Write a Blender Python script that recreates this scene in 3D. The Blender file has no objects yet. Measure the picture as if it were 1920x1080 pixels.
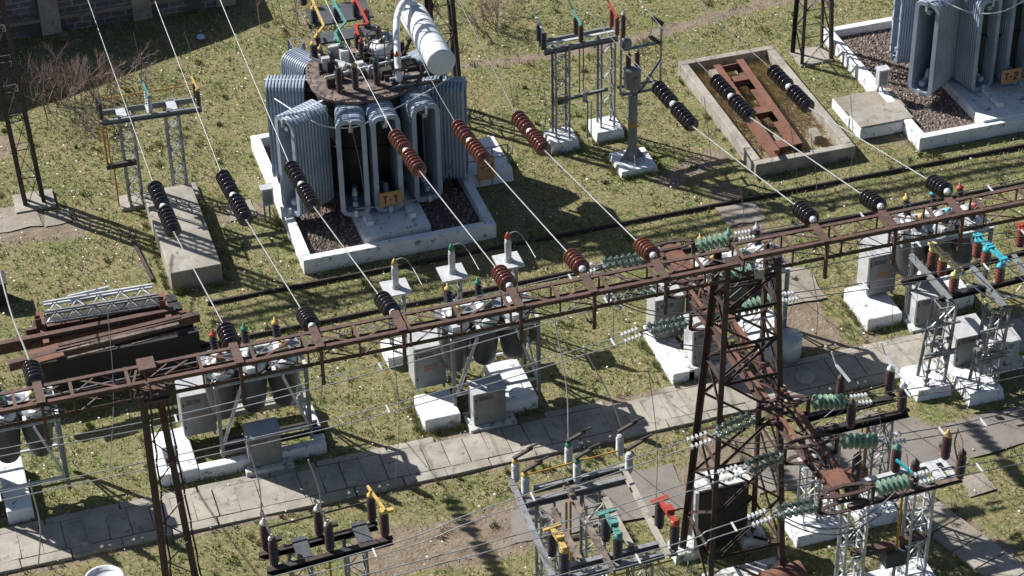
import bpy, math, random
import numpy as np
from mathutils import Vector, Matrix
random.seed(7); rng = np.random.default_rng(7)
S = bpy.context.scene; COL = S.collection
# ---------------- camera ----------------
F = 4273.0
Yc = np.array([-1660, 3030, -F]); Zc = np.array([-120, 5960, F])
Yc = Yc/np.linalg.norm(Yc); Zc = Zc/np.linalg.norm(Zc)
Xc = np.cross(Yc, Zc); Xc /= np.linalg.norm(Xc); Yc = np.cross(Zc, Xc)
RW = np.stack([Xc, Yc, Zc]); CP = RW @ np.array([0, 0, 1.0])*65.0
cam = bpy.data.cameras.new('camera'); camo = bpy.data.objects.new('camera', cam); COL.objects.link(camo)
cam.sensor_width = 36; cam.lens = 36*F/1920; cam.clip_start = 1; cam.clip_end = 600
M4 = Matrix.Identity(4)
for i in range(3):
    for j in range(3): M4[i][j] = RW[i, j]
    M4[i][3] = CP[i]
camo.matrix_world = M4; S.camera = camo
S.render.resolution_x = 1024; S.render.resolution_y = 576
# ---------------- light ----------------
SUN_AZ = math.atan2(.9, -.83); SUN_EL = math.radians(39.2)
w = bpy.data.worlds.new('World'); S.world = w; w.use_nodes = True
nt = w.node_tree; sky = nt.nodes.new('ShaderNodeTexSky'); sky.sky_type = 'NISHITA'; sky.sun_disc = False
sky.sun_elevation = SUN_EL; sky.sun_rotation = math.pi/2 - SUN_AZ
bg = nt.nodes['Background']; bg.inputs[1].default_value = 0.05
nt.links.new(sky.outputs[0], bg.inputs[0])
sl = bpy.data.lights.new('sun', 'SUN'); sl.energy = 5; sl.angle = math.radians(0.5); sl.color = (1, .965, .91)
so = bpy.data.objects.new('sun', sl); COL.objects.link(so)
sd = Vector((math.cos(SUN_AZ)*math.cos(SUN_EL), math.sin(SUN_AZ)*math.cos(SUN_EL), math.sin(SUN_EL)))
so.rotation_euler = sd.to_track_quat('Z', 'Y').to_euler(); so.location = (-30, 30, 40)
S.view_settings.view_transform = 'Standard'; S.view_settings.look = 'None'
S.view_settings.exposure = 0.72; S.view_settings.gamma = 1
# ------- photo measurements turned into places (pixel ray met with a plane of the yard) -------
def _ray(px, py): return RW @ np.array([px-960, 540-py, -F])
def W(px, py, z=0.0): d = _ray(px, py); return Vector(CP + d*((z-CP[2])/d[2]))
def WX(px, py, x): d = _ray(px, py); return Vector(CP + d*((x-CP[0])/d[0]))
def WY(px, py, y): d = _ray(px, py); return Vector(CP + d*((y-CP[1])/d[1]))
V = Vector
# ---------------- materials ----------------
def mat(name, c1, c2=None, rough=.6, metal=0., scale=3., bump=0., lo=.4, hi=.65, c3=None, s3=14., lo3=.62, hi3=.7, trans=0., spec=.5, coat=0.):
    m = bpy.data.materials.new(name); m.use_nodes = True; n = m.node_tree.nodes; l = m.node_tree.links
    b = n['Principled BSDF']; b.inputs['Roughness'].default_value = rough; b.inputs['Metallic'].default_value = metal
    b.inputs['Specular IOR Level'].default_value = spec
    if trans: b.inputs['Transmission Weight'].default_value = trans
    if coat: b.inputs['Coat Weight'].default_value = coat
    b.inputs['Base Color'].default_value = (*c1, 1)
    g = n.new('ShaderNodeNewGeometry'); pos = g.outputs['Position']
    def noise(s, d=6.):
        t = n.new('ShaderNodeTexNoise'); t.inputs['Scale'].default_value = s; t.inputs['Detail'].default_value = d; t.inputs['Roughness'].default_value = .65
        l.new(pos, t.inputs['Vector']); return t.outputs['Fac']
    def mix(a, bb, fac, lo, hi):
        r = n.new('ShaderNodeMapRange'); r.inputs[1].default_value = lo; r.inputs[2].default_value = hi; l.new(fac, r.inputs[0])
        x = n.new('ShaderNodeMix'); x.data_type = 'RGBA'; l.new(r.outputs[0], x.inputs[0])
        if isinstance(a, tuple): x.inputs[6].default_value = (*a, 1)
        else: l.new(a, x.inputs[6])
        x.inputs[7].default_value = (*bb, 1); return x.outputs[2]
    out = None
    if c2: out = mix(c1, c2, noise(scale), lo, hi)
    if c3: out = mix(out if out else c1, c3, noise(s3), lo3, hi3)
    if out: l.new(out, b.inputs['Base Color'])
    if bump:
        bn = n.new('ShaderNodeBump'); bn.inputs['Strength'].default_value = bump; bn.inputs['Distance'].default_value = .03
        l.new(noise(scale*6), bn.inputs['Height']); l.new(bn.outputs[0], b.inputs['Normal'])
    return m
WHITE = mat('whitewash', (.74, .76, .79), (.60, .62, .645), .8, scale=1.6, bump=.4, c3=(.24, .22, .19), s3=4.5, lo3=.575, hi3=.66)
WHITED = mat('worn_whitewash', (.62, .62, .62), (.42, .42, .41), .85, scale=2.5, bump=.4, c3=(.14, .13, .11), s3=6, lo3=.52, hi3=.62)
CONC = mat('concrete', (.35, .325, .285), (.23, .21, .18), .9, scale=1.1, bump=.5, c3=(.15, .135, .11), s3=4, lo3=.56, hi3=.68)
CONCD = mat('old_concrete', (.28, .25, .21), (.19, .17, .135), .9, scale=2, bump=.6, c3=(.1, .1, .07), s3=7, lo3=.6, hi3=.7)
RADP = mat('radiator_paint', (.34, .40, .485), (.23, .285, .36), .45, scale=1.2, c3=(.17, .18, .2), s3=8, lo3=.62, hi3=.75)
GREY = mat('grey_paint', (.20, .215, .22), (.15, .16, .165), .5, scale=2, c3=(.28, .29, .3), s3=7, lo3=.6, hi3=.7)
DKGREY = mat('dark_tank_paint', (.075, .082, .09), (.05, .055, .06), .5, scale=3, c3=(.12, .11, .1), s3=9, lo3=.62, hi3=.7)
GALV = mat('galvanised_steel', (.34, .35, .36), (.20, .21, .22), .45, .35, scale=4, c3=(.10, .10, .10), s3=10, lo3=.56, hi3=.66)
SILV = mat('aluminium_paint', (.62, .64, .66), (.45, .47, .49), .4, .2, scale=5, c3=(.2, .2, .2), s3=12, lo3=.6, hi3=.7)
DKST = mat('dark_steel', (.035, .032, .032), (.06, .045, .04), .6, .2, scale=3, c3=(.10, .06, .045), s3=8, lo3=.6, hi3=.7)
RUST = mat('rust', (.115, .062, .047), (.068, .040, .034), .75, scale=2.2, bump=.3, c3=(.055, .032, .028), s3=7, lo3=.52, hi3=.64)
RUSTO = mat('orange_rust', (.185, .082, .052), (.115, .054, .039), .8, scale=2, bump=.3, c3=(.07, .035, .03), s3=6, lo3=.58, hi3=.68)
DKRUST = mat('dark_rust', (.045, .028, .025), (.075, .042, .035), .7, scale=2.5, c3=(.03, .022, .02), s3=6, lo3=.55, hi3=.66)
TNK = mat('tank_shade_black', (.022, .023, .026), (.035, .033, .032), .6, scale=2)  # transformer tank colour, blackened for the shade between the radiators
LID = mat('oily_rusted_lid', (.115, .085, .075), (.24, .18, .15), .7, scale=1.8, c3=(.04, .035, .035), s3=5, lo3=.5, hi3=.6)
PORB = mat('brown_porcelain', (.06, .022, .018), (.035, .016, .015), .18, scale=5, coat=.4)
PORD = mat('dark_porcelain', (.03, .02, .022), (.02, .014, .016), .15, scale=5, coat=.5)
PORR = mat('red_brown_porcelain', (.17, .05, .03), (.11, .035, .022), .2, scale=5, coat=.4)
PORW = mat('grey_porcelain', (.5, .51, .52), (.4, .41, .42), .25, scale=5, coat=.3)
GLASS = mat('green_glass', (.30, .47, .36), (.22, .38, .29), .07, scale=3, trans=.5, coat=.8)
GLASD = mat('dark_green_glass', (.10, .15, .125), (.22, .30, .26), .06, scale=5, trans=.75, coat=1.)
YEL = mat('yellow_enamel', (.55, .39, .12), (.40, .28, .09), .4, scale=6, c3=(.11, .085, .065), s3=9, lo3=.56, hi3=.64)
TEAL = mat('teal_enamel', (.10, .30, .27), (.07, .21, .19), .4, scale=6, c3=(.11, .085, .065), s3=9, lo3=.56, hi3=.64)
BLUE = mat('turquoise_enamel', (.03, .42, .52), (.04, .32, .42), .4, scale=6, c3=(.11, .085, .065), s3=9, lo3=.56, hi3=.64)
GRN = mat('green_enamel', (.03, .16, .11), (.04, .2, .13), .4, scale=6, c3=(.11, .085, .065), s3=9, lo3=.56, hi3=.64)
PYEL = mat('pale_yellow_enamel', (.62, .54, .24), (.5, .43, .2), .4, scale=6)
RED = mat('red_enamel', (.40, .05, .04), (.28, .04, .03), .4, scale=6, c3=(.11, .085, .065), s3=9, lo3=.56, hi3=.64)
AMB = mat('amber_paint', (.45, .25, .04), (.33, .18, .03), .5, scale=5)
PORL = mat('metal_cap', (.66, .68, .7), None, .3, .3)
ORB = mat('orange_board', (.50, .27, .12), (.42, .22, .10), .7, scale=3)
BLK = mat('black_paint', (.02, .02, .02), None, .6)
ALW = mat('aluminium_wire', (.45, .46, .47), (.30, .31, .32), .4, .5, scale=6)
DKW = mat('weathered_wire', (.16, .16, .17), (.10, .10, .11), .5, .3, scale=6)
GRAV = mat('gravel', (.16, .12, .10), (.09, .068, .06), .95, scale=9, bump=1., c3=(.36, .28, .25), s3=16, lo3=.58, hi3=.64)
STONE = [mat('stone_brown', (.17, .125, .105), None, .9), mat('stone_dark', (.09, .07, .065), None, .9), mat('stone_pale', (.33, .28, .25), None, .9)]
ASPH = mat('asphalt', (.21, .188, .168), (.155, .138, .122), .9, scale=1.2, bump=.5, c3=(.17, .14, .11), s3=3, lo3=.6, hi3=.7)
FL = mat('litter_white', (.7, .69, .66), None, .9)
TWIG = mat('red_twig', (.29, .20, .18), (.19, .13, .12), .85, scale=3)
TWG = mat('grey_twig', (.26, .21, .18), (.16, .13, .11), .85, scale=3)
DRY = mat('dry_grass', (.46, .37, .21), (.32, .25, .13), .9, scale=4)
# ---------------- mesh building ----------------
ORG = {}
class MB:
    def __init__(s): s.v = []; s.f = []; s.m = []; s.sm = []; s.pc = []
    def add(s, vs, fs, mi=0, smooth=False):
        o = len(s.v); s.v += [tuple(x) for x in vs]
        for f in fs: s.f.append([i+o for i in f]); s.m.append(mi); s.sm.append(smooth)
    def build_split(s, name, mats, parent):
        cuts = s.pc+[(len(s.v), len(s.f))]
        for (v0, f0), (v1, f1) in zip(cuts[:-1], cuts[1:]):
            m = MB(); m.v = s.v[v0:v1]; m.f = [[i-v0 for i in f] for f in s.f[f0:f1]]; m.m = s.m[f0:f1]; m.sm = s.sm[f0:f1]; m.build(name, mats, parent)
    def box(s, a, b, mi=0, top=0.):   # corners a,b; top = inset of the upper face
        s.pc.append((len(s.v), len(s.f))); x0, y0, z0 = [min(a[i], b[i]) for i in range(3)]; x1, y1, z1 = [max(a[i], b[i]) for i in range(3)]; t = top
        s.add([(x0, y0, z0), (x1, y0, z0), (x1, y1, z0), (x0, y1, z0), (x0+t, y0+t, z1), (x1-t, y0+t, z1), (x1-t, y1-t, z1), (x0+t, y1-t, z1)],
              [(3, 2, 1, 0), (4, 5, 6, 7), (0, 1, 5, 4), (1, 2, 6, 5), (2, 3, 7, 6), (3, 0, 4, 7)], mi)
    def prism(s, p, q, prof, up=None, mi=0, smooth=False, s2=1.):
        s.pc.append((len(s.v), len(s.f))); p = V(p); q = V(q); d = (q-p).normalized()
        u = V(up) if up is not None else V((0, 0, 1))
        if abs(d.dot(u)) > .98: u = V((0, 1, 0))
        a = d.cross(u).normalized(); b = a.cross(d).normalized(); n = len(prof)
        vs = [p+a*x+b*y for x, y in prof]+[q+a*x*s2+b*y*s2 for x, y in prof]
        s.add(vs, [list(range(n))[::-1], list(range(n, 2*n))]); s.m[-1] = s.m[-2] = mi
        s.add(vs, [(i, (i+1) % n, n+(i+1) % n, n+i) for i in range(n)], mi, smooth)
    def bar(s, p, q, w=.06, h=None, up=None, mi=0):
        h = h or w; s.prism(p, q, [(-w/2, -h/2), (w/2, -h/2), (w/2, h/2), (-w/2, h/2)], up, mi)
    def ang(s, p, q, w=.08, t=.012, up=None, fx=1, fy=1, mi=0):
        pr = [(0, 0), (w*fx, 0), (w*fx, t*fy), (t*fx, t*fy), (t*fx, w*fy), (0, w*fy)]
        if fx*fy < 0: pr = pr[::-1]
        s.prism(p, q, pr, up, mi)
    def chan(s, p, q, w=.08, h=.16, t=.015, side=1, mi=0):
        k = side; pr = [(0, -h/2), (k*w, -h/2), (k*w, -h/2+t), (k*t, -h/2+t), (k*t, h/2-t), (k*w, h/2-t), (k*w, h/2), (0, h/2)]
        if k < 0: pr = pr[::-1]
        s.prism(p, q, pr, None, mi)
    def tube(s, p, q, r=.03, n=8, r2=None, mi=0):
        s.prism(p, q, [(r*math.cos(2*math.pi*i/n), r*math.sin(2*math.pi*i/n)) for i in range(n)], None, mi, True, (r2/r if r2 is not None else 1.))
    def path(s, pts, r=.02, n=6, mi=0):
        pts = [V(p) for p in pts]; vs = []; k = len(pts)
        for i, p in enumerate(pts):
            d = (pts[min(i+1, k-1)]-pts[max(i-1, 0)]).normalized(); u = V((0, 0, 1)) if abs(d.z) < .95 else V((0, 1, 0))
            a = d.cross(u).normalized(); b = a.cross(d)
            vs += [p+a*r*math.cos(2*math.pi*j/n)+b*r*math.sin(2*math.pi*j/n) for j in range(n)]
        fs = [(i*n+j, i*n+(j+1) % n, (i+1)*n+(j+1) % n, (i+1)*n+j) for i in range(k-1) for j in range(n)]
        s.add(vs, fs, mi, True); s.add(vs, [list(range(n))[::-1], list(range((k-1)*n, k*n))], mi)
    def lathe(s, prof, base=(0, 0, 0), axis=(0, 0, 1), n=14, mi=0):   # prof [(r,z)]
        base = V(base); q = V((0, 0, 1)).rotation_difference(V(axis).normalized()); vs = []
        for r, z in prof: vs += [base+q @ V((r*math.cos(2*math.pi*j/n), r*math.sin(2*math.pi*j/n), z)) for j in range(n)]
        k = len(prof)
        s.add(vs, [(i*n+j, i*n+(j+1) % n, (i+1)*n+(j+1) % n, (i+1)*n+j) for i in range(k-1) for j in range(n)], mi, True)
        s.add(vs, [list(range(n))[::-1], list(range((k-1)*n, k*n))], mi)
    def ball(s, c, r, n=10, mi=0, sz=1.):
        s.lathe([(r*math.sin(math.pi*i/8)+1e-4, -r*sz*math.cos(math.pi*i/8)) for i in range(9)], c, n=n, mi=mi)
    def mesh(s, name, mats, org=(0, 0, 0)):
        me = bpy.data.meshes.new(name); o = V(org)
        me.from_pydata([tuple(V(v)-o) for v in s.v], [], s.f)
        for m in (mats if isinstance(mats, (list, tuple)) else [mats]): me.materials.append(m)
        me.polygons.foreach_set('material_index', s.m); me.polygons.foreach_set('use_smooth', s.sm); me.update(); return me
    def build(s, name, mats, parent=None, **k):
        if parent is not None: org = ORG[parent]
        else: org = V((0, 0, 0))
        o = bpy.data.objects.new(name, s.mesh(name, mats, org)); COL.objects.link(o)
        if parent is not None: o.parent = parent
        ORG[o] = V(org)
        for a, b in k.items(): o[a] = b
        return o
def thing(name, label, cat, loc, group=None):
    o = bpy.data.objects.new(name, None); COL.objects.link(o); o.location = loc; o.empty_display_size = .3
    o['label'] = label; o['category'] = cat; ORG[o] = V(loc)
    if group: o['group'] = group
    return o
def tag(o, label, cat, group=None, kind=None):
    if label: o['label'] = label
    if cat: o['category'] = cat
    if group: o['group'] = group
    if kind: o['kind'] = kind
    return o
def place(name, me, parent, pos, axis=None, rot=None, mats=None):
    o = bpy.data.objects.new(name, me); COL.objects.link(o); o.parent = parent; o.location = V(pos)-ORG[parent]
    if axis is not None: o.rotation_mode = 'QUATERNION'; o.rotation_quaternion = V((0, 0, 1)).rotation_difference(V(axis).normalized())
    if rot is not None: o.rotation_euler = rot
    ORG[o] = V(pos); return o
def one(name, mb, m, label, cat, loc, group=None):   # a thing that is a single mesh with its origin at loc
    o = bpy.data.objects.new(name, mb.mesh(name, m, loc)); COL.objects.link(o); o.location = loc; ORG[o] = V(loc)
    return tag(o, label, cat, group)
def lattice(mb, c, z0, z1, w0, w1, n=6, leg=.07, br=.03, c1=None, bmi=0, dy=1.):
    x, y = c; x1, y1 = c1 or c
    def cor(t, sx, sy):
        w_ = w0+(w1-w0)*t; return V((x+(x1-x)*t+sx*w_/2, y+(y1-y)*t+sy*w_*dy/2, z0+(z1-z0)*t))
    ks = [(-1, -1), (1, -1), (1, 1), (-1, 1)]
    for sx, sy in ks:
        mb.ang(cor(0, sx, sy), cor(1, sx, sy), leg, leg*.16, up=(0, 1, 0), fx=1 if sx < 0 else -1, fy=1 if sy < 0 else -1)
    for i in range(n):
        a, b = i/n, (i+1)/n
        for k in range(4):
            p, q = ks[k], ks[(k+1) % 4]
            if (i+k) % 2: p, q = q, p
            mb.bar(cor(a, *p), cor(b, *q), br, br*.3, mi=bmi); mb.bar(cor(b, *p), cor(b, *q), br, br*.3, mi=bmi)
# insulators (shared meshes)
CACHE = {}
def post_ins(h, r, n, m, seg=12):
    k = ('p', h, r, n, m.name)
    if k not in CACHE:
        mb = MB(); pr = [(r*.8, 0), (r*.8, h*.07)]; z = h*.09; dz = h*.84/n
        for i in range(n): pr += [(r*.58, z), (r*.6, z+dz*.25), (r, z+dz*.35), (r*.97, z+dz*.5), (r*.6, z+dz*.9)]; z += dz
        pr += [(r*.6, h*.94), (r*.7, h*.95), (r*.7, h), (.01, h)]
        mb.lathe(pr, n=seg); CACHE[k] = mb.mesh('insulator', m)
    return CACHE[k]
def cap_mesh(r, m, style=0):
    k = ('c', r, m.name, style)
    if k not in CACHE:
        mb = MB(); mb.lathe([(r, 0), (r*1.15, r*.3), (r, r*.8), (r*.4, r*1.2), (r*.3, r*2.0), (.01, r*2.05)], n=12); CACHE[k] = mb.mesh('cap', m)
    return CACHE[k]
def disc_mesh(r, m, th=.10):
    k = ('d', r, m.name, th)
    if k not in CACHE:
        mb = MB(); mb.lathe([(.03, -th*.5), (.05, -th*.45), (r*.55, -th*.28), (r*.6, -th*.1), (r*.8, -th*.2), (r, -th*.02), (r*.98, th*.1), (r*.7, th*.24), (r*.34, th*.34), (r*.3, th*.62), (.03, th*.66)], n=18)
        CACHE[k] = mb.mesh('disc', m)
    return CACHE[k]
def ins(parent, pos, h, r, n, m, capm=None, axis=(0, 0, 1), name='insulator'):
    o = place(name, post_ins(h, r, n, m), parent, pos, axis)
    if capm: 
        c = bpy.data.objects.new('cap', cap_mesh(r*.75, capm)); COL.objects.link(c); c.parent = o; c.location = (0, 0, h)
    return o
def sag(p, q, s, n=14): 
    p = V(p); q = V(q); return [p.lerp(q, i/n)-V((0, 0, 4*s*(i/n)*(1-i/n))) for i in range(n+1)]
def spline(pts, n=10):
    pts = [V(p) for p in pts]; P = [pts[0]*2-pts[1]]+pts+[pts[-1]*2-pts[-2]]; out = []
    for i in range(1, len(P)-2):
        for k in range(n):
            t = k/n; a, b, c, d = P[i-1:i+3]
            out.append(.5*((2*b)+(c-a)*t+(2*a-5*b+4*c-d)*t*t+(3*b-a-3*c+d)*t**3))
    return out+[pts[-1]]
# ======================= GROUND =======================
def seg_d(x, y, a, b):
    ax, ay = a; bx, by = b; t = ((x-ax)*(bx-ax)+(y-ay)*(by-ay))/((bx-ax)**2+(by-ay)**2); t = np.clip(t, 0, 1)
    return np.hypot(x-ax-t*(bx-ax), y-ay-t*(by-ay))
TRK = [((1.8, 12.6), (6.9, 12.2), .3), ((6.9, 12.2), (13.8, 13.3), .35), ((13.8, 13.3), (22, 12.5), .45), ((7.6, 2.6), (7.6, -1.5), .55), ((7.4, -1.5), (7.3, -5.4), .7), ((-14, 7.9), (-11.5, 7.4), .8), ((-6.9, 6.3), (-6.1, 6.4), .45),
       ((-6.5, -9.6), (-3.2, -9.9), .9), ((2.8, -8.9), (8.6, -10.2), .9), ((-3.0, -9.6), (1.4, -9.6), .95), ((9, -10.1), (24, -10.0), .75), ((7.0, -12.6), (8.0, -15.5), .7), ((6.2, 3.9), (8.0, 4.6), .5), ((-20, -6.7), (25, -6.4), .95), ((-9.9, 6.), (-9.7, 4), .15), ((13, 4.5), (14, 3.8), .5), ((-16, 12.2), (-13, 12.4), .8), ((8.6, -5.5), (9.5, -3), .3), ((9.6, -8.), (13.5, -7.8), .3)]
def dirt(x, y):
    d = np.zeros_like(x)
    for a, b, r in TRK: d = np.maximum(d, np.clip((r+.35-seg_d(x, y, a, b))/.7, 0, 1))
    return d
nx, ny = 300, 300; xs = np.linspace(-27, 33, nx); ys = np.linspace(-27, 33, ny)
X, Y = np.meshgrid(xs, ys); D = dirt(X, Y)
Zg = .02*np.sin(X*1.3+Y*.7)*np.sin(Y*1.1-.4*X)+.012*np.sin(X*3.1)*np.sin(Y*2.7)-.03
me = bpy.data.meshes.new('ground')
idx = np.arange(nx*ny).reshape(ny, nx)
fs = np.stack([idx[:-1, :-1], idx[:-1, 1:], idx[1:, 1:], idx[1:, :-1]], -1).reshape(-1, 4)
vs = np.stack([X, Y, Zg], -1).reshape(-1, 3).tolist(); fs = fs.tolist(); nb = len(vs)
R_ = 400.; vs += [(-R_, -R_, -.03), (R_, -R_, -.03), (R_, R_, -.03), (-R_, R_, -.03)]
c00, c10, c11, c01 = int(idx[0, 0]), int(idx[0, -1]), int(idx[-1, -1]), int(idx[-1, 0])
fs += [[nb, nb+1, c10]+[int(i) for i in idx[0, :-1][::-1]], [nb+1, nb+2, c11]+[int(i) for i in idx[:-1, -1][::-1]], [nb+2, nb+3, c01]+[int(i) for i in idx[-1, 1:]], [nb+3, nb, c00]+[int(i) for i in idx[1:, 0]]]
me.from_pydata(vs, [], fs); at = me.attributes.new('dirt', 'FLOAT', 'POINT'); at.data.foreach_set('value', D.reshape(-1).tolist()+[0]*4)
me.polygons.foreach_set('use_smooth', [True]*len(fs))
gm = bpy.data.materials.new('grass_soil'); gm.use_nodes = True; n = gm.node_tree.nodes; l = gm.node_tree.links; b = n['Principled BSDF']; b.inputs['Roughness'].default_value = 1; b.inputs['Specular IOR Level'].default_value = .1
g = n.new('ShaderNodeNewGeometry')
def gn(s, d=8, r=.6):
    t = n.new('ShaderNodeTexNoise'); t.inputs['Scale'].default_value = s; t.inputs['Detail'].default_value = d; t.inputs['Roughness'].default_value = r; l.new(g.outputs['Position'], t.inputs['Vector']); return t.outputs['Fac']
def gr(f, lo, hi):
    r = n.new('ShaderNodeMapRange'); r.inputs[1].default_value = lo; r.inputs[2].default_value = hi; l.new(f, r.inputs[0]); return r.outputs[0]
def gx(f, a, bb):
    x = n.new('ShaderNodeMix'); x.data_type = 'RGBA'; l.new(f, x.inputs[0])
    for i, c in ((6, a), (7, bb)):
        if isinstance(c, tuple): x.inputs[i].default_value = (*c, 1)
        else: l.new(c, x.inputs[i])
    return x.outputs[2]
c = gx(gr(gn(.35), .42, .66), (.185, .168, .075), (.095, .128, .036))
c = gx(gr(gn(1.3), .42, .62), c, (.205, .178, .095))
c = gx(gr(gn(2.6), .54, .66), c, (.075, .12, .032))
c = gx(gr(gn(9), .48, .68), c, (.28, .25, .155))
c = gx(gr(gn(14), .58, .75), c, (.085, .08, .032))
soil = gx(gr(gn(3), .4, .65), (.235, .19, .145), (.155, .12, .088)); soil = gx(gr(gn(12), .55, .7), soil, (.30, .26, .205))
atn = n.new('ShaderNodeAttribute'); atn.attribute_name = 'dirt'
ad = n.new('ShaderNodeMath'); ad.operation = 'ADD'; l.new(atn.outputs['Fac'], ad.inputs[0]); l.new(gn(2.2), ad.inputs[1])
c = gx(gr(ad.outputs[0], .95, 1.2), c, soil); l.new(c, b.inputs['Base Color'])
bn = n.new('ShaderNodeBump'); bn.inputs['Strength'].default_value = .9; bn.inputs['Distance'].default_value = .06; l.new(gn(11), bn.inputs['Height']); l.new(bn.outputs[0], b.inputs['Normal'])
me.materials.append(gm); go = bpy.data.objects.new('ground', me); COL.objects.link(go); go['kind'] = 'structure'
# rectangles nothing grows on: (x0,x1,y0,y1)
HARD = [(-5.5, .4, 2.5, 9.9), (14.1, 30, 2.8, 10.3), (8.9, 12, 3.2, 9.7), (-9.3, -7.7, 2.9, 7), (-30, 40, -7.25, -5.95), (-3.4, 1.3, -10.4, -8.7)]
# concrete path of slabs
mb = MB()
def slab(x0, x1, y0, y1, zt, tilt=.02):
    t = [zt+random.uniform(-tilt, tilt) for _ in range(4)]; j = lambda: random.uniform(-.012, .012)
    p = [(x0+j(), y0+j()), (x1+j(), y0+j()), (x1+j(), y1+j()), (x0+j(), y1+j())]
    mb.add([(a, b_, -.1) for a, b_ in p]+[(p[i][0], p[i][1], t[i]) for i in range(4)], [(4, 5, 6, 7), (0, 1, 5, 4), (1, 2, 6, 5), (2, 3, 7, 6), (3, 0, 4, 7)], random.choice([0, 0, 1]))
x = -22
while x < 26:
    wd = .55 if x < 2.5 else .85
    slab(x, x+wd-.018, -7.02, -5.98, .045, .012); x += wd
x = -22
while x < 26: wd = random.uniform(.9, 1.3); slab(x, x+wd-.03, -7.36, -7.06, .05, .01); x += wd
x = -22
while x < 26: wd = random.uniform(1.2, 2.2); slab(x, x+wd-.05, -5.94, -5.72, .03, .01) if random.random() < .75 else None; x += wd
CONC2 = mat('concrete_slab_pale', (.35, .32, .27), (.24, .22, .185), .9, scale=.9, bump=.5, c3=(.17, .15, .12), s3=5, lo3=.55, hi3=.68)
mb.build('path', [CONC, CONC2])['kind'] = 'structure'
# asphalt strip parallel to the path and little diagonal path of slabs
def sheet(name, pts, z, m, sub=1):
    mb = MB(); mb.add([(p[0], p[1], z) for p in pts], [list(range(len(pts)))]); o = mb.build(name, m); o['kind'] = 'structure'; return o
def rough(pts, step=.5, amp=.09):
    out = []
    for i in range(len(pts)):
        a = V(pts[i]).to_2d() if len(pts[i]) > 2 else V(pts[i]); bq = pts[(i+1) % len(pts)]; bq = V(bq).to_2d() if len(bq) > 2 else V(bq)
        k = max(1, int((bq-a).length/step))
        for j in range(k): p = a.lerp(bq, j/k); out.append((p.x+random.uniform(-amp, amp), p.y+random.uniform(-amp, amp)))
    return out
sheet('asphalt_apron', rough([(-3.3, -10.3), (1.6, -10.5), (1.5, -8.7), (-1.6, -8.7), (-3.0, -9.2)]), .006, ASPH)
sheet('asphalt_strip', rough([(3.2, -10.5), (8.8, -11.2), (8.3, -9.0), (7.2, -8.3), (5.9, -8.8), (3.4, -9.2)]), .006, ASPH)
sheet('asphalt_lane', rough([(8.9, -10.9), (8.9, -9.5), (24, -9.3), (24, -10.7)]), .006, ASPH)
mb = MB(); x = 0
a = W(1690, 925); bq = W(1890, 1075); dd = (bq-a); L = dd.length; dd.normalize(); pp = V((-dd.y, dd.x, 0)); t = 0
while t < L+3:
    q = a+dd*t; s_ = [q-pp*.55, q+dd*.75-pp*.55, q+dd*.75+pp*.5, q+pp*.5]
    mb.add([(v.x, v.y, -.08) for v in s_]+[(v.x, v.y, .035+random.uniform(-.015, .015)) for v in s_], [(4, 5, 6, 7), (0, 1, 5, 4), (1, 2, 6, 5), (2, 3, 7, 6), (3, 0, 4, 7)], random.choice([0, 1])); t += .79
mb.build('footpath', [CONCD, CONC])['kind'] = 'structure'
mb = MB()
for (x0, x1, y0, y1) in [(7.0, 8.2, .9, 1.9), (-13.9, -12.3, 7.6, 8.9), (-12.2, -11.4, 7.5, 8.3), (-6.9, -6.1, 6.0, 6.9), (7.0, 8.3, -3.3, -1.7), (8.2, 8.9, -12.3, -11.6)]: mb.add([(a_, b_, .012) for a_, b_ in rough([(x0, y0), (x1, y0), (x1, y1), (x0, y1)], .3, .06)], [list(range(len(rough([(x0, y0), (x1, y0), (x1, y1), (x0, y1)], .3, .06))))])
mb.build('old_pavement_slabs', CONCD)['kind'] = 'structure'
# vegetation scatter
def inhard(x, y):
    for a_, b_, c_, d_ in HARD:
        if a_ < x < b_ and c_ < y < d_: return True
    return False
def cloud(x, y): return math.sin(x*1.7+1.3*math.sin(y*1.1))*math.sin(y*1.9+1.1*math.sin(x*.9))+.5*math.sin(x*4.1+y*2.3)*math.sin(y*4.7-x)
gmats = [mat('blade_green', (.115, .165, .035), None, .7), mat('blade_olive', (.145, .145, .052), None, .7), mat('blade_straw', (.36, .30, .175), None, .8)]
gv, gf, gmi = [], [], []
N = 85000; px_ = rng.uniform(-19, 23, N); py_ = rng.uniform(-17, 22, N); dd_ = dirt(px_, py_)
for x, y, d_ in zip(px_, py_, dd_):
    if (inhard(x, y) and not (-7.3 < y < -5.9 and random.random() < .035)) or random.random() < d_*1.05-(.1 if -7.3 < y < -5.9 else 0): continue
    c_ = cloud(x*.5, y*.5)
    if y < x*(-.27)-17.6: continue
    mi = 0 if random.random() < .30+.35*c_ else (1 if random.random() < .6 else 2); hh = random.uniform(.01, .05)*(1.3 if mi == 0 else 1)
    for k in range(3):
        a_ = random.uniform(0, 6.28); r1 = .016; ln = random.uniform(.02, .07); ca, sa = math.cos(a_), math.sin(a_); o = len(gv); jx, jy = random.uniform(-.06, .06), random.uniform(-.06, .06)
        gv += [(x+jx-sa*r1, y+jy+ca*r1, -.03), (x+jx+sa*r1, y+jy-ca*r1, -.03), (x+jx+ca*ln, y+jy+sa*ln, hh)]; gf.append((o, o+1, o+2)); gmi.append(mi)
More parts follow.
